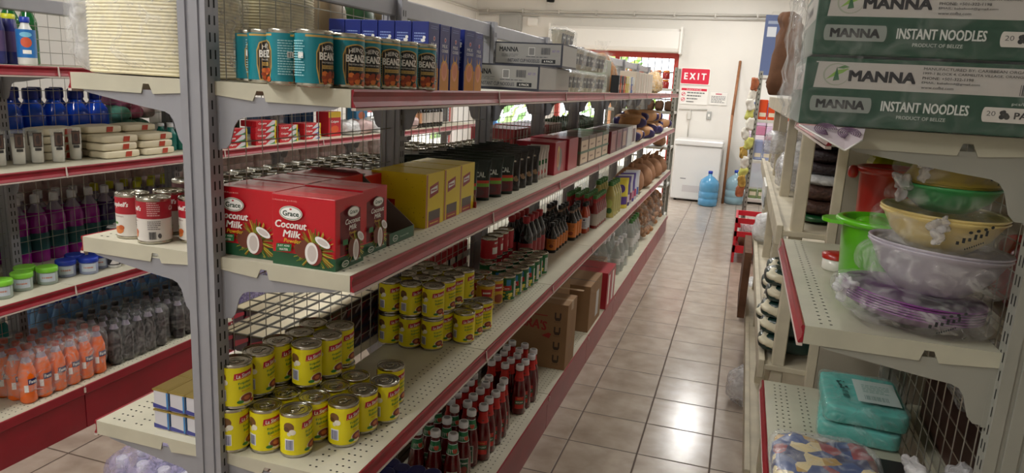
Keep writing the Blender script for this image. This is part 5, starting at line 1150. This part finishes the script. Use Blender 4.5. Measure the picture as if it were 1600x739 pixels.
for i, (y, s) in enumerate([(5.3, .2), (5.6, .24), (4.55, .16)]): m = MB(); blob(m, .2, .24, s, 'film_white', e=.7, amp=.02, fr=12, seed=95 + i, ridge=1); o = m.build('plastic_bag'); o.location = (.22, y, 0 if y > 5.1 else .735); tag(o, f'white bag low along the rack side, {["first on the floor past the rack", "second on the floor past the rack", "on the lower board"][i]}', 'bag')

# ------------------------------------------------------------------ slotted-angle racks at the far end
def angle_rack(name, x0, y0, sx, sy, h, zs, label, faces=((-1, -1),)):
    root = empty(name, (x0, y0, 0)); tag(root, label, 'rack')
    for i, (a, b) in enumerate(((0, 0), (sx, 0), (0, sy), (sx, sy))):
        m = MB(); da = .035 if a == 0 else -.035; db = .035 if b == 0 else -.035
        m.box(a, b, 0, a + da, b + (.003 if b == 0 else -.003), h, 'beige_post'); m.box(a, b, 0, a + (.003 if a == 0 else -.003), b + db, h, 'beige_post')
        z = .05
        while z < h - .03:
            e = .0006; yy = b - e if b == 0 else b + e; m.add([(a + da * .4, yy, z), (a + da * .65, yy, z), (a + da * .65, yy, z + .02), (a + da * .4, yy, z + .02)], [[0, 1, 2, 3]], 'slot_black')
            xx = a - e if a == 0 else a + e; m.add([(xx, b + db * .4, z), (xx, b + db * .65, z), (xx, b + db * .65, z + .02), (xx, b + db * .4, z + .02)], [[0, 1, 2, 3]], 'slot_black'); z += .05
        m.build('slotted_post', root)
    for z in zs: m = MB(); m.box(.003, .003, z - .03, sx - .003, sy - .003, z, 'white_metal', .002); m.build('shelf_board', root)
    return root
angle_rack('slotted_angle_rack', -1.585, 8.52, .80, .45, 1.86, (.12, .5, .95, 1.36, 1.62), 'slotted steel rack at the far end of the long gondola')
plastic('jar_red', (150, 24, 22)); plastic('jar_orange', (214, 120, 20)); mat('rolls_brown', (110, 78, 56), .7, var=.3, scale=30)
for i in range(6):
    for k in range(2):
        m = MB(); m.lathe([(.04, 0), (.042, .01), (.042, .07), (.03, .08)], 'jar_red', 14); o = m.build('spread_jar'); q = MB(); q.lathe([(.036, .08), (.036, .1), (.001, .102)], 'jar_orange', 14, cap=False); q.build('lid', o); o.location = (-1.42 + i * .1, 8.62, 1.62 + k * .103)
        tag(o, f'red jar with orange lid, far rack, {"upper" if k else "lower"} layer, {ORD[i]} from the window', 'jar', 'red jars with orange lids')
for i in range(6): m = MB(); blob(m, .1, .2, .12, 'rolls_brown', e=.6, amp=.006, fr=20, seed=i); o = m.build('brown_loaf'); o.location = (-1.41 + i * .11, 8.66, 1.36); tag(o, f'brown loaf under the red jars, {ORD[i]} from the window side', 'loaf', 'brown loaves')
for i in range(4): m = MB(); blob(m, .17, .3, .17, 'sack', e=.7, amp=.012, fr=9, seed=i + 20, pinch=.4); o = m.build('bagged_rice'); o.location = (-1.48 + i * .18, 8.7, .95); tag(o, f'brown bag on the middle board of the far steel rack, {ORD[i]} from the window side', 'bag', 'brown bags on the steel rack')
for i in range(4): m = MB(); blob(m, .17, .34, .3, 'potato', e=.7, amp=.02, fr=18, seed=i + 30, pinch=.3); o = m.build('bagged_rice'); o.location = (-1.48 + i * .18, 8.72, .12); tag(o, f'lumpy brown sack low on the far steel rack, {ORD[i]} from the window', 'sack', 'lumpy sacks on the steel rack')
RX, RY = .09, 7.75
angle_rack('slotted_angle_rack', RX, RY, .42, .75, 1.84, (.15, .55, .95, 1.36, 1.8), 'slotted steel rack beyond the wooden rack, hung with snack packets')
mat('foil_gold', (206, 170, 90), .25, .6, var=.4, scale=30); mat('foil_white', (230, 226, 214), .3, var=.2, scale=30); mat('foil_red', (170, 96, 60), .3, var=.3, scale=30); mat('foil_yellow', (206, 206, 110), .3, var=.2, scale=30)
for i in range(12):
    m = MB(); blob(m, .085, .04, .13, ['foil_red', 'foil_white', 'foil_gold', 'foil_white', 'foil_yellow'][(i * 3 + i // 4) % 5], e=.6, amp=.012, fr=20, seed=i, ridge=.8); o = m.build('snack_packet'); o.location = (RX - .035 - .02 * (i % 2), RY - .03 , 1.64 - i * .098); o.rotation_euler = (0, .25 * math.sin(i * 2.3), .5)
    tag(o, f'small shiny snack packet hanging on the steel rack post, {ORD[i]} from the top', 'packet', 'hanging snack packets')
plastic('pkt_orange', (220, 76, 28)); plastic('pkt_blue', (150, 160, 196)); plastic('pkt_green', (120, 140, 90))
for zi, (z, mm, w_) in enumerate([(1.36, 'pkt_orange', 'orange-red'), (.95, 'pkt_blue', 'pale blue'), (.55, 'pkt_green', 'green and red'), (.15, 'jar_red', 'dark red')]):
    for i in range(4):
        m = MB(); m.box(0, 0, 0, .085, .14, .2 if zi < 2 else .1, mm, .008); d = Dec(.3); d.rect(.01, .03, .075, .07, (226, 214, 190)); d.emit(m, face('-y', 0, 0)); o = m.build('grocery_packet', weld=False); o.location = (RX + .035 + i * .092, RY + .05, z); tag(o, f'{w_} packet on the snack-hung steel rack, {ORD[i]} from the aisle', 'packet', f'{w_} packets')
mat('crate_red', (214, 24, 44), .4, coat=.2)
m = MB(); x0, x1, y0, y1, h = .03, .36, 7.1, 7.6, .42
for (a, b) in ((x0, y0), (x1, y0), (x0, y1), (x1, y1)): m.box(a, b, 0, a + .025, b + .025, h, 'crate_red')
for z in (.12, .26, h - .03):
    m.box(x0, y0, z, x1 + .025, y0 + .02, z + .05, 'crate_red'); m.box(x0, y1, z, x1 + .025, y1 + .02, z + .05, 'crate_red'); m.box(x0, y0, z, x0 + .02, y1, z + .05, 'crate_red'); m.box(x1, y0, z, x1 + .02, y1, z + .05, 'crate_red')
m.box(x0, y0, .1, x1, y1, .12, 'crate_red'); tag(m.build('red_crate'), 'bright red slatted crate on the floor before the snack-hung rack', 'crate')
for i, (mm, z) in enumerate([('kraft', .12), ('film_milky', .25)]): m = MB(); blob(m, .26, .4, .14, mm, e=.6, amp=.015, fr=14, seed=i + 44, ridge=.6); o = m.build('packaged_bag'); o.location = (.21, 7.36, z); tag(o, f'{["brown bag at the bottom of", "clear bag on top in"][i]} the red slatted crate', 'bag')

# ------------------------------------------------------------------ freezer, bottles, pole, cooler
FX0, FX1, FY0, FY1 = -.93, -.26, 10.86, 11.42
mat('appliance', (226, 226, 224), .3, coat=.3)
m = MB(); m.box(FX0, FY0, .03, FX1, FY1, .82, 'appliance', .012); root = m.build('chest_freezer'); tag(root, 'white chest freezer against the far wall under the EXIT sign', 'freezer')
m = MB(); m.box(FX0 - .012, FY0 - .02, .825, FX1 + .012, FY1, .905, 'appliance', .014); m.build('lid', root)
m = MB(); m.box(FX0 + .12, FY0 - .002, .33, FX0 + .2, FY0, .342, ink(120, 120, 126).name); m.box(FX0 + .16, FY0 - .001, .14, FX1 - .2, FY0 - .0002, .24, ink(206, 202, 202).name); m.build('grille', root)
for a in (FX0 + .05, FX1 - .09): m = MB(); m.box(a, FY0 + .04, 0, a + .04, FY0 + .08, .03, 'slot_black'); m.build('foot', root)
mat('carboy_blue', (86, 160, 206), .12, alpha=.82, coat=.5); mat('carboy_pale', (150, 190, 206), .12, alpha=.6, coat=.5)
def carboy(x, y, mm, label):
    m = MB(); pr = [(.11, 0), (.135, .015), (.137, .1), (.13, .11), (.137, .12), (.137, .2), (.13, .21), (.137, .22), (.137, .32), (.12, .37), (.06, .42), (.03, .435), (.028, .47)]; m.lathe(pr, mm, 28); root = m.build('water_carboy')
    c = MB(); c.lathe([(.031, .465), (.032, .5), (.02, .505)], 'cap_blue', 16); c.build('cap', root); root.location = (x, y, 0); tag(root, label, 'bottle')
carboy(-.375, 10.62, 'carboy_blue', 'large blue water bottle on the floor in front of the chest freezer'); carboy(-.02, 11.05, 'carboy_pale', 'pale water bottle on the floor behind the wooden pole')
m = MB(); m.tube([(-.17, 10.98, 0), (-.175, 11.0, 1.3)], .02, 'wood_brown', 10); m.tube([(-.175, 11.0, 1.28), (-.16, YF - .02, 2.08)], .02, 'wood_brown', 10); tag(m.build('wooden_pole'), 'long reddish wooden pole leaning against the far wall', 'pole')
m = MB(); m.box(.02, 11.2, .03, .62, 11.48, 1.5, 'appliance', .01); root = m.build('display_cooler'); tag(root, 'white glass-fronted display cooler beside the leaning pole', 'cooler')
m = MB(); m.box(.05, 11.19, .08, .59, 11.198, .9, mat('cooler_glass', (206, 214, 224), .06, .3, coat=1).name); m.build('glass_door', root)
m = MB(); m.box(.02, 11.14, 1.3, .62, 11.2, 1.5, ink(60, 96, 170).name); m.build('header', root)
for i in range(4):
    for k in range(3): m = MB(); m.box(0, 0, 0, .13, .05, .13, ink(*[(206, 180, 206), (226, 214, 224), (190, 120, 150)][(i + k) % 3]).name, .008); o = m.build('frozen_packet'); o.location = (.04 + i * .14, 11.13, .9 + k * .132); tag(o, f'pink and white packet at the cooler front, {ORD[k]} from below, {ORD[i]} from the pole', 'packet', 'packets at the cooler')

# ------------------------------------------------------------------ goods on the middle gondola
BFX = BXC + .035     # where its boards start
# top boards
gel('pet_green', (20, 110, 50), 1, .15); 
ck = Proto(sauce('dish_soap_bottle', .26, .037, .015, 'pet_green', 'cap_green', [(.06, .15, .037, .037, (16, 96, 44))], None, .7), 'bottle')
for i in range(4): ck.put(-3.1, 2.24 + i * .085, BA, 0, f'green bottle behind the mesh on the top board, {ORD[i]} from the entrance', 'green bottles, top board')
yb = Proto(sauce('bleach_bottle', .2, .032, .02, mat('bot_navy', (40, 44, 110), .3).name, 'cap_yellow', [(.05, .13, .032, .032, (90, 70, 110))], None, .7), 'bottle'); yb.put(-2.86, 2.16, BA, 0, 'navy bottle with yellow cap on the top board'); yb.put(-2.89, 2.24, BA, 0, 'second navy bottle with yellow cap, just behind')
d = Dec(); d.ell(0, .09, .02, .02, (206, 90, 60)).ell(0, .12, .022, .01, (120, 190, 220)).rect(-.014, .045, .016, .06, WHITE)
bb = Proto(sauce('polish_bottle', .19, .034, .014, mat('bot_white', (216, 216, 212), .3).name, 'cap_blue', [(.03, .14, .034, .034, (36, 110, 180))], [(d, .034, 0)], .6), 'bottle'); bb.put(-2.80, 2.24, BA, facing(-2.8, 2.24), 'white bottle with blue label and blue cap on the top board')
for i in range(3): m = MB(); blob(m, .14, .2, .1 + .05 * (i % 2), 'p_lilac' if i % 2 else mat('pink', (206, 140, 160), .6).name, e=.6, amp=.012, fr=20, seed=i + 12); o = m.build('packaged_bag'); o.location = (-2.9, 1.98 - i * .2, BA); tag(o, f'pinkish package on the top board by the coloured bottles, {ORD[i]}', 'bag')
# candle glasses
mat('wax', (236, 232, 220), .6)
def candle():
    m = MB(); m.lathe([(.022, 0), (.024, .002), (.0275, .14), (.026, .141), (.0225, .006)], mat('glass_cup', (240, 244, 244), .04, alpha=.14).name, 18, cap=False); root = m.build('candle_glass')
    q = MB(); q.lathe([(.0215, .005), (.0245, .112), (.001, .114)], 'wax', 16); q.build('wax', root)
    q = MB(); d = Dec(.006); d.rect(-.017, .07, .017, .13, (60, 56, 54)).rect(-.014, .075, .014, .125, (112, 84, 72)).ell(0, .1, .008, .018, (70, 60, 60)).rect(-.012, .055, .012, .066, (60, 60, 60)); d.emit(q, wrap(.0282)); q.build('paper_label', root, weld=False); return root
cd = Proto(candle(), 'candle')
for i, (a, b) in enumerate([(-2.792, 2.24), (-2.765, 2.315), (-2.79, 2.42), (-2.80, 2.165), (-2.81, 2.09), (-2.86, 2.27)]): cd.put(a, b, BM_, facing(a, b) + .2, f'white candle in a labelled glass on the middle board, {ORD[i]}', 'candle glasses')
def flatpack():
    m = MB(); blob(m, .12, .2, .036, mat('candle_pack', (216, 206, 178), .5).name, e=.3, amp=.003, fr=20, seed=3); root = m.build('candle_packet')
    q = MB(); d = Dec(.3); d.poly([(.0, .006), (.035, .006), (.04, .03), (.005, .03)], (176, 60, 36)); d.emit(q, face('+x', .0, .0622)); q.build('paper_label', root, weld=False); return root
fp = Proto(flatpack(), 'packet')
for i, y in enumerate((2.60, 2.82)):
    for k in range(3 + 0 * i): fp.put(-2.76 - .008 * k, y + .008 * math.sin(k * 4), BM_ + k * .034, .05 * math.sin(k * 3 + i), f'cream candle packet, {ORD[i]} stack past the candle glasses, {ORD[k]} from below', 'cream candle packets')
for i, y in enumerate((2.40, 2.62, 2.83)):
    for k in range(4): fp.put(-2.885, y, BM_ + k * .0345, .04 * math.sin(k * 3 + i), f'cream candle packet in the rear row, {ORD[i]} stack, {ORD[k]} from below', 'cream candle packets, rear row')
tl = Proto(sauce('mouthwash_bottle', .135, .027, .012, mat('bot_teal', (20, 130, 120), .25, coat=.3).name, 'cap_white', [(.03, .08, .0275, .0275, (16, 120, 112))], [(Dec().text('E', 0, .085, .014, (190, 220, 214), w=.01, bold=.03), .0275, 0)], .6), 'bottle')
for i in range(6): tl.put(-2.8 - .06 * (i % 2), 2.99 + (i // 2) * .062, BM_, facing(-2.8, 3), f'small teal bottle at the end of the candle packets, {ORD[i]}', 'small teal bottles')
# toothpaste cartons
def tpaste(main, w_): 
    d = Dec(.5); sy = .19; d.poly([(sy * .45, 0), (sy * .75, 0), (sy, .024), (sy, .034), (sy * .8, .034)], (206, 206, 210)).poly([(sy * .6, 0), (sy, 0), (sy, .014)], main).rect(sy * .93, 0, sy, .034, (220, 200, 40)).text('Colgate', sy * .3, .018, .014, WHITE, w=.075, bold=.03)
    return carton('toothpaste_box', .035, sy, .034, ink(190, 20, 34).name, [(d, '+x')], .001)
t1 = Proto(tpaste((40, 130, 70), 0), 'box'); t2 = Proto(tpaste((30, 60, 160), 0), 'box')
for i, (y, n, pr, c) in enumerate([(3.22, 3, t1, 'green'), (3.50, 4, t1, 'green'), (3.74, 3, t1, 'green'), (4.02, 3, t2, 'blue')]):
    for k in range(n):
        for j in range(3 if k == n - 1 else 1): pr.put(-2.69 - j * .0365 - .012 * i, y + .006 * math.sin(k * 5), BM_ + k * .035, 0, f'red and {c} toothpaste box, {ORD[i]} stack along, {ORD[k]} from below, {ORD[j]} deep', 'toothpaste boxes')
d = Dec(.3); d.rect(0, .13, .16, .17, (226, 190, 40)).text('Colgate', .08, .1, .02, WHITE, w=.1, bold=.03).ell(.08, .05, .05, .025, (214, 90, 40))
simple_carton('toothpaste_display', .1, .16, .17, (196, 26, 40), -2.82, 4.35, BM_, 'red and yellow toothpaste display box on the middle board', 'box', [(d, '+x')])
d = Dec(.3); d.ell(.08, .12, .05, .03, (214, 120, 80)).ell(.06, .06, .04, .03, (226, 226, 226)); simple_carton('snack_carton', .08, .17, .19, (80, 150, 200), -2.93, 4.95, BM_, 'pale blue picture carton past the toothpaste display', 'box', [(d, '+x')])
mat('pinkpack', (206, 176, 172), .45, var=.3, scale=30)
for i in range(6): m = MB(); blob(m, .18, .2, .1, 'pinkpack' if i % 2 else 'film_white', e=.55, amp=.012, fr=24, seed=i + 5, ridge=.7); o = m.build('napkin_pack'); o.location = (-2.75, 4.62 + i * .2, BM_ + (.0 if i else 0)); tag(o, f'pink and white soft pack on the middle board past the toothpaste, {ORD[i]}', 'pack', 'pink and white soft packs')
darkb = Proto(sauce('body_oil_bottle', .17, .03, .018, 'glass_black', 'cap_black', [(.04, .13, .03, .03, (196, 186, 176))], None, .7), 'bottle'); red2 = Proto(sauce('lotion_bottle', .2, .028, .012, mat('bot_brown', (60, 40, 36), .3).name, 'cap_red', [(.04, .13, .028, .028, (206, 150, 110))], None, .6), 'bottle')
for i in range(4): red2.put(-2.72, 5.5 + i * .1, BM_, 0, f'brown bottle with red cap far along the middle board, {ORD[i]}', 'brown bottles with red caps')
for i in range(6): darkb.put(-2.72, 5.9 + i * .07, BM_, 0, f'black bottle with pale label far along the middle board, {ORD[i]}', 'black bottles with pale labels')
# behind the mesh, middle board on the far side
gel('bot_blue', (22, 84, 220), .92, .1); gel('bot_skyblue', (30, 120, 220), .9, .1)
jug = Proto(bottle('blue_bottle', [(.05, 0), (.055, .01), (.055, .17), (.05, .2), (.026, .235), (.024, .25)], 'bot_blue', [(.03, .245), (.031, .25), (.031, .29), (.026, .295)], mat('cap_deepblue', (16, 40, 130), .3).name, [(.04, .1, .055, .055, (150, 130, 170))], None, 0, 20, sq=.3), 'bottle')
for i in range(5):
    for j in range(2): jug.put(-3.1 - j * .115, 2.36 + i * .115, BM_, 0, f'large blue bottle behind the mesh, {ORD[i]} from the entrance, {["front", "rear"][j]} row', 'large blue bottles')
gr = mat('roll_green', (110, 176, 150), .5, var=.3, scale=50); pr_ = mat('roll_pink', (206, 110, 140), .5, var=.3, scale=50)
rollp = []
for i, (y, z, c) in enumerate([(2.96, 0, 'roll_green'), (3.04, 0, 'roll_green'), (3.12, 0, 'roll_green'), (3.0, .066, 'roll_green'), (3.08, .066, 'roll_green'), (2.96, .132, 'roll_green'), (3.04, .14, 'roll_pink'), (2.98, .2, 'roll_pink'), (3.12, .14, 'pinkpack')]):
    m = MB(); blob(m, .2, .08, .078, c, e=.8, amp=.003, fr=40, seed=i, flat=False); o = m.build('wrapped_roll'); o.location = (-3.13, y, BM_ + z); tag(o, f'{"pink" if "pink" in c else "green"} wrapped roll in the heap beside the large blue bottles, {ORD[i]} from the bottom', 'roll', 'wrapped rolls')
d = Dec(.3); [d.ell(.05, .03 + k * .045, .026, .017, (60, 84, 160)) for k in range(4)]
simple_carton('tissue_box', .12, .1, .2, (214, 206, 200), -3.18, 3.24, BM_, 'white box with blue ovals behind the mesh', 'box', [(d, '+x')])
gbt = Proto(sauce('green_glass_bottle', .2, .03, .013, mat('bot_dkgreen', (12, 60, 40), .15, coat=.4).name, 'cap_white', None, None, .6), 'bottle')
for i in range(9): gbt.put(-3.1 - .07 * (i % 2), 3.38 + i * .06, BM_, 0, f'dark green bottle with white cap behind the mesh, {ORD[i]} from the tissue box', 'dark green bottles')
bt2 = Proto(carton('blue_carton', .12, .14, .21, ink(30, 74, 120).name), 'carton')
for i in range(4): bt2.put(-3.2, 4.1 + i * .16, BM_, 0, f'dark blue carton behind the mesh above the toothpaste, {ORD[i]}', 'dark blue cartons')
# lower boards
d = Dec(); d.rect(-.03, .015, .03, .05, (190, 200, 210)).lines(-.02, .026, .02, .04, 1, (190, 110, 70))
def jar(cc, body): return bottle('hair_gel_jar', [(.034, 0), (.038, .003), (.038, .052), (.034, .056)], body, [(.040, .054), (.041, .056), (.041, .072), (.038, .075)], cc, None, [(d, .038, 0)], 0, 24)
mat('cap_lime', (130, 206, 60), .35); jg = Proto(jar('cap_lime', mat('jar_clear', (190, 206, 196), .1, alpha=.7).name), 'jar'); jb = Proto(jar('cap_blue', mat('jar_lilac', (166, 176, 206), .12, alpha=.85).name), 'jar')
for i, (x, y) in enumerate([(-2.745, 2.20), (-2.75, 2.09), (-2.72, 1.98), (-2.82, 2.16)]): jg.put(x, y, BL, facing(x, y), f'small jar with lime green lid on the third board, {ORD[i]}', 'jars with lime lids')
for i, (x, y) in enumerate([(-2.775, 2.315), (-2.735, 2.395), (-2.825, 2.405), (-2.77, 2.482)]): jb.put(x, y, BL, facing(x, y), f'small jar with blue lid on the third board, {ORD[i]}', 'jars with blue lids')
sp = Proto(sauce('spray_bottle', .19, .027, .02, mat('bot_white2', (206, 204, 200), .3).name, 'cap_black', [(.015, .14, .027, .027, (36, 32, 36))], [(Dec().poly([(-.02, .02), (.02, .02), (.02, .08)], (206, 200, 196)).rect(-.01, .085, .02, .1, (180, 50, 50)), .0275, 0)], .75), 'bottle')
for i in range(5): sp.put(-2.72 - .03 * (i % 2), 2.52 + i * .065, BL, facing(-2.7, 2.5), f'black and white spray bottle past the blue-lidded jars, {ORD[i]}', 'black and white spray bottles')
gel('bot_purple', (160, 20, 150), .95, .08); gel('bot_violet', (50, 20, 90), .95, .08); gel('bot_greenjug', (10, 120, 90), .95, .1); gel('bot_cyan', (20, 130, 150), .95, .1)
def cleaner(mm, capm): return bottle('cleaner_bottle', [(.042, 0), (.046, .008), (.046, .2), (.037, .235), (.018, .265), (.016, .28)], [mm, mm, mm, mat('pet_top', (190, 180, 205), .1, alpha=.6).name, 'pet_top'], [(.019, .275), (.02, .28), (.02, .31), (.017, .315)], capm, [(.06, .14, .0465, .0465, (40, 96, 100))], None, 0, 18)
cp_ = Proto(cleaner('bot_purple', 'cap_white'), 'bottle'); cv = Proto(cleaner('bot_violet', 'cap_white'), 'bottle'); cy = Proto(cleaner('bot_cyan', 'cap_yellow'), 'bottle'); cg = Proto(cleaner('bot_greenjug', 'cap_yellow'), 'bottle')
for i in range(5):
    for j in range(2): cp_.put(-3.09 - j * .1, 2.35 + i * .096, BL, 0, f'purple cleaner bottle behind the mesh, {ORD[i]} from the entrance, {["front", "rear"][j]} row', 'purple cleaner bottles')
for i in range(2): cv.put(-3.09, 2.83 + i * .096, BL, 0, f'dark violet cleaner bottle, {ORD[i]} after the purple ones', 'violet cleaner bottles')
for i in range(7):
    for j in range(2): cy.put(-3.08 - j * .1 , (3.03 if j == 0 else 2.85) + i * .096, BL, 0, f'blue-green cleaner bottle with yellow cap, {ORD[i]} along, {ORD[j]} row deep', 'yellow-capped cleaner bottles')
for i in range(3): cg.put(-3.09, 1.98 + i * .098, BL, 0, f'green cleaner bottle with yellow cap near the entrance, {ORD[i]}', 'green cleaner bottles')
for i in range(17):
    for k in range(2): m = MB(); blob(m, .09, .26, .2, 'pinkpack', e=.45, amp=.01, fr=22, seed=i * 2 + k, ridge=.8); o = m.build('tissue_pack'); o.location = (-3.278, 1.95 + i * .27, BL + .0 + k * .2); tag(o, f'pink and white tissue pack stacked behind the cleaner bottles, {ORD[i]} along, {["lower", "upper"][k]} layer', 'pack', 'pink and white tissue packs')
# base deck: wrapped drink packs
gel('soda_orange', (240, 104, 10), .96, .1); gel('soda_dark', (34, 24, 30), .95, .1); gel('soda_clear', (150, 205, 255), .8, .08)
def soda(name, mm, capm, lbl):
    h = .22; r = .033
    return sauce_pet(name, mm, capm, lbl, r, h)
def sauce_pet(name, mm, capm, lbl, r, h):
    return bottle(name, [(r * .7, 0), (r, .012), (r * .93, h * .25), (r, h * .42), (r * .98, h * .62), (r * .6, h * .8), (.013, h * .88), (.012, h * .92)], [mm, mm, mm, mm, mm, 'pet_top', 'pet_top'], [(.0145, h * .91), (.015, h * .92), (.015, h * .985), (.013, h)], capm, None, lbl, 0, 14, sq=0)
mat('cap_orange', (176, 60, 40), .4); mat('cap_dark', (50, 54, 60), .4)
def soda_pack(name, bt, nx, ny, p, loc, rz, label, fm, hfilm=.235, seed=1, amp=.014):
    root = empty(name, loc, rz); first = True
    for i in range(nx):
        for j in range(ny):
            o = bt if first else copy_tree(bt); first = False; o.parent = root; o.location = (-i * p - p / 2, j * p + p / 2, 0)
    f = MB(); blob(f, nx * p + .03, ny * p + .05, hfilm, fm, e=.4, amp=amp, fr=9, seed=seed, x=-nx * p / 2, y=ny * p / 2, ridge=1.2, seg=44, rings=26); f.build('film_wrap', root); return tag(root, label, 'pack')
ld = Dec(); ld.rect(-.02, .085, .02, .11, (30, 36, 90)).text('Fanta', 0, .0975, .014, WHITE, w=.032, bold=.03).rect(-.035, .055, -.02, .085, WHITE)
fb = soda('orange_soda_bottle', 'soda_orange', 'cap_orange', [(ld, .033, 0)])
soda_pack('soda_pack', fb, 4, 6, .068, (-2.645, 1.985, BB), .0, 'film-wrapped pack of orange soda bottles on the red base deck', 'film_pack', .235, 3)
soda_pack('soda_pack', soda('dark_soda_bottle', 'soda_dark', 'cap_dark', None), 4, 5, .068, (-2.655, 2.43, BB), .0, 'film-wrapped pack of dark soda bottles, first behind the orange pack', 'film_thin', .24, 4)
soda_pack('soda_pack', soda('cola_bottle', 'soda_dark', 'cap_dark', None), 4, 6, .068, (-2.655, 2.83, BB), .0, 'film-wrapped pack of dark bottles with black caps, second behind the orange pack', 'film_thin', .25, 5)
soda_pack('soda_pack', soda('grape_soda_bottle', mat('soda_grape', (60, 50, 130), .2).name, 'cap_dark', None), 4, 6, .068, (-2.655, 3.30, BB), .0, 'film-wrapped pack of purple bottles seen under the coconut boxes', 'film_lilac', .26, 6)
soda_pack('soda_pack', soda('grape_drink_bottle', mat('soda_grape2', (44, 40, 100), .2).name, 'cap_dark', None), 4, 5, .068, (-2.655, 4.0, BB), .0, 'farther film-wrapped pack of dark purple bottles on the base deck', 'film_lilac', .26, 7)
sb = Proto(sauce_pet('water_bottle', 'soda_clear', 'cap_blue', None, .034, .26), 'bottle')
for i in range(11):
    for j in range(3): sb.put(-3.07 - j * .085, 2.42 + i * .085 + (j % 2) * .04, BB, 0, f'clear bottle with blue cap behind the mesh at the base, {ORD[i]} along, {ORD[j]} row', 'blue-capped bottles at the base')
cj = Proto(bottle('teal_jug', [(.06, 0), (.065, .01), (.065, .13), (.03, .2), (.02, .22)], mat('jug_teal', (20, 150, 150), .15, alpha=.9, coat=.4).name, [(.024, .215), (.024, .25), (.02, .255)], 'cap_white', None, None, 0, 18), 'jug')
for i in range(3): cj.put(-3.1, 1.95 + i * .14, BB, 0, f'teal round jug behind the mesh at the base, {ORD[i]} from the entrance', 'teal jugs')
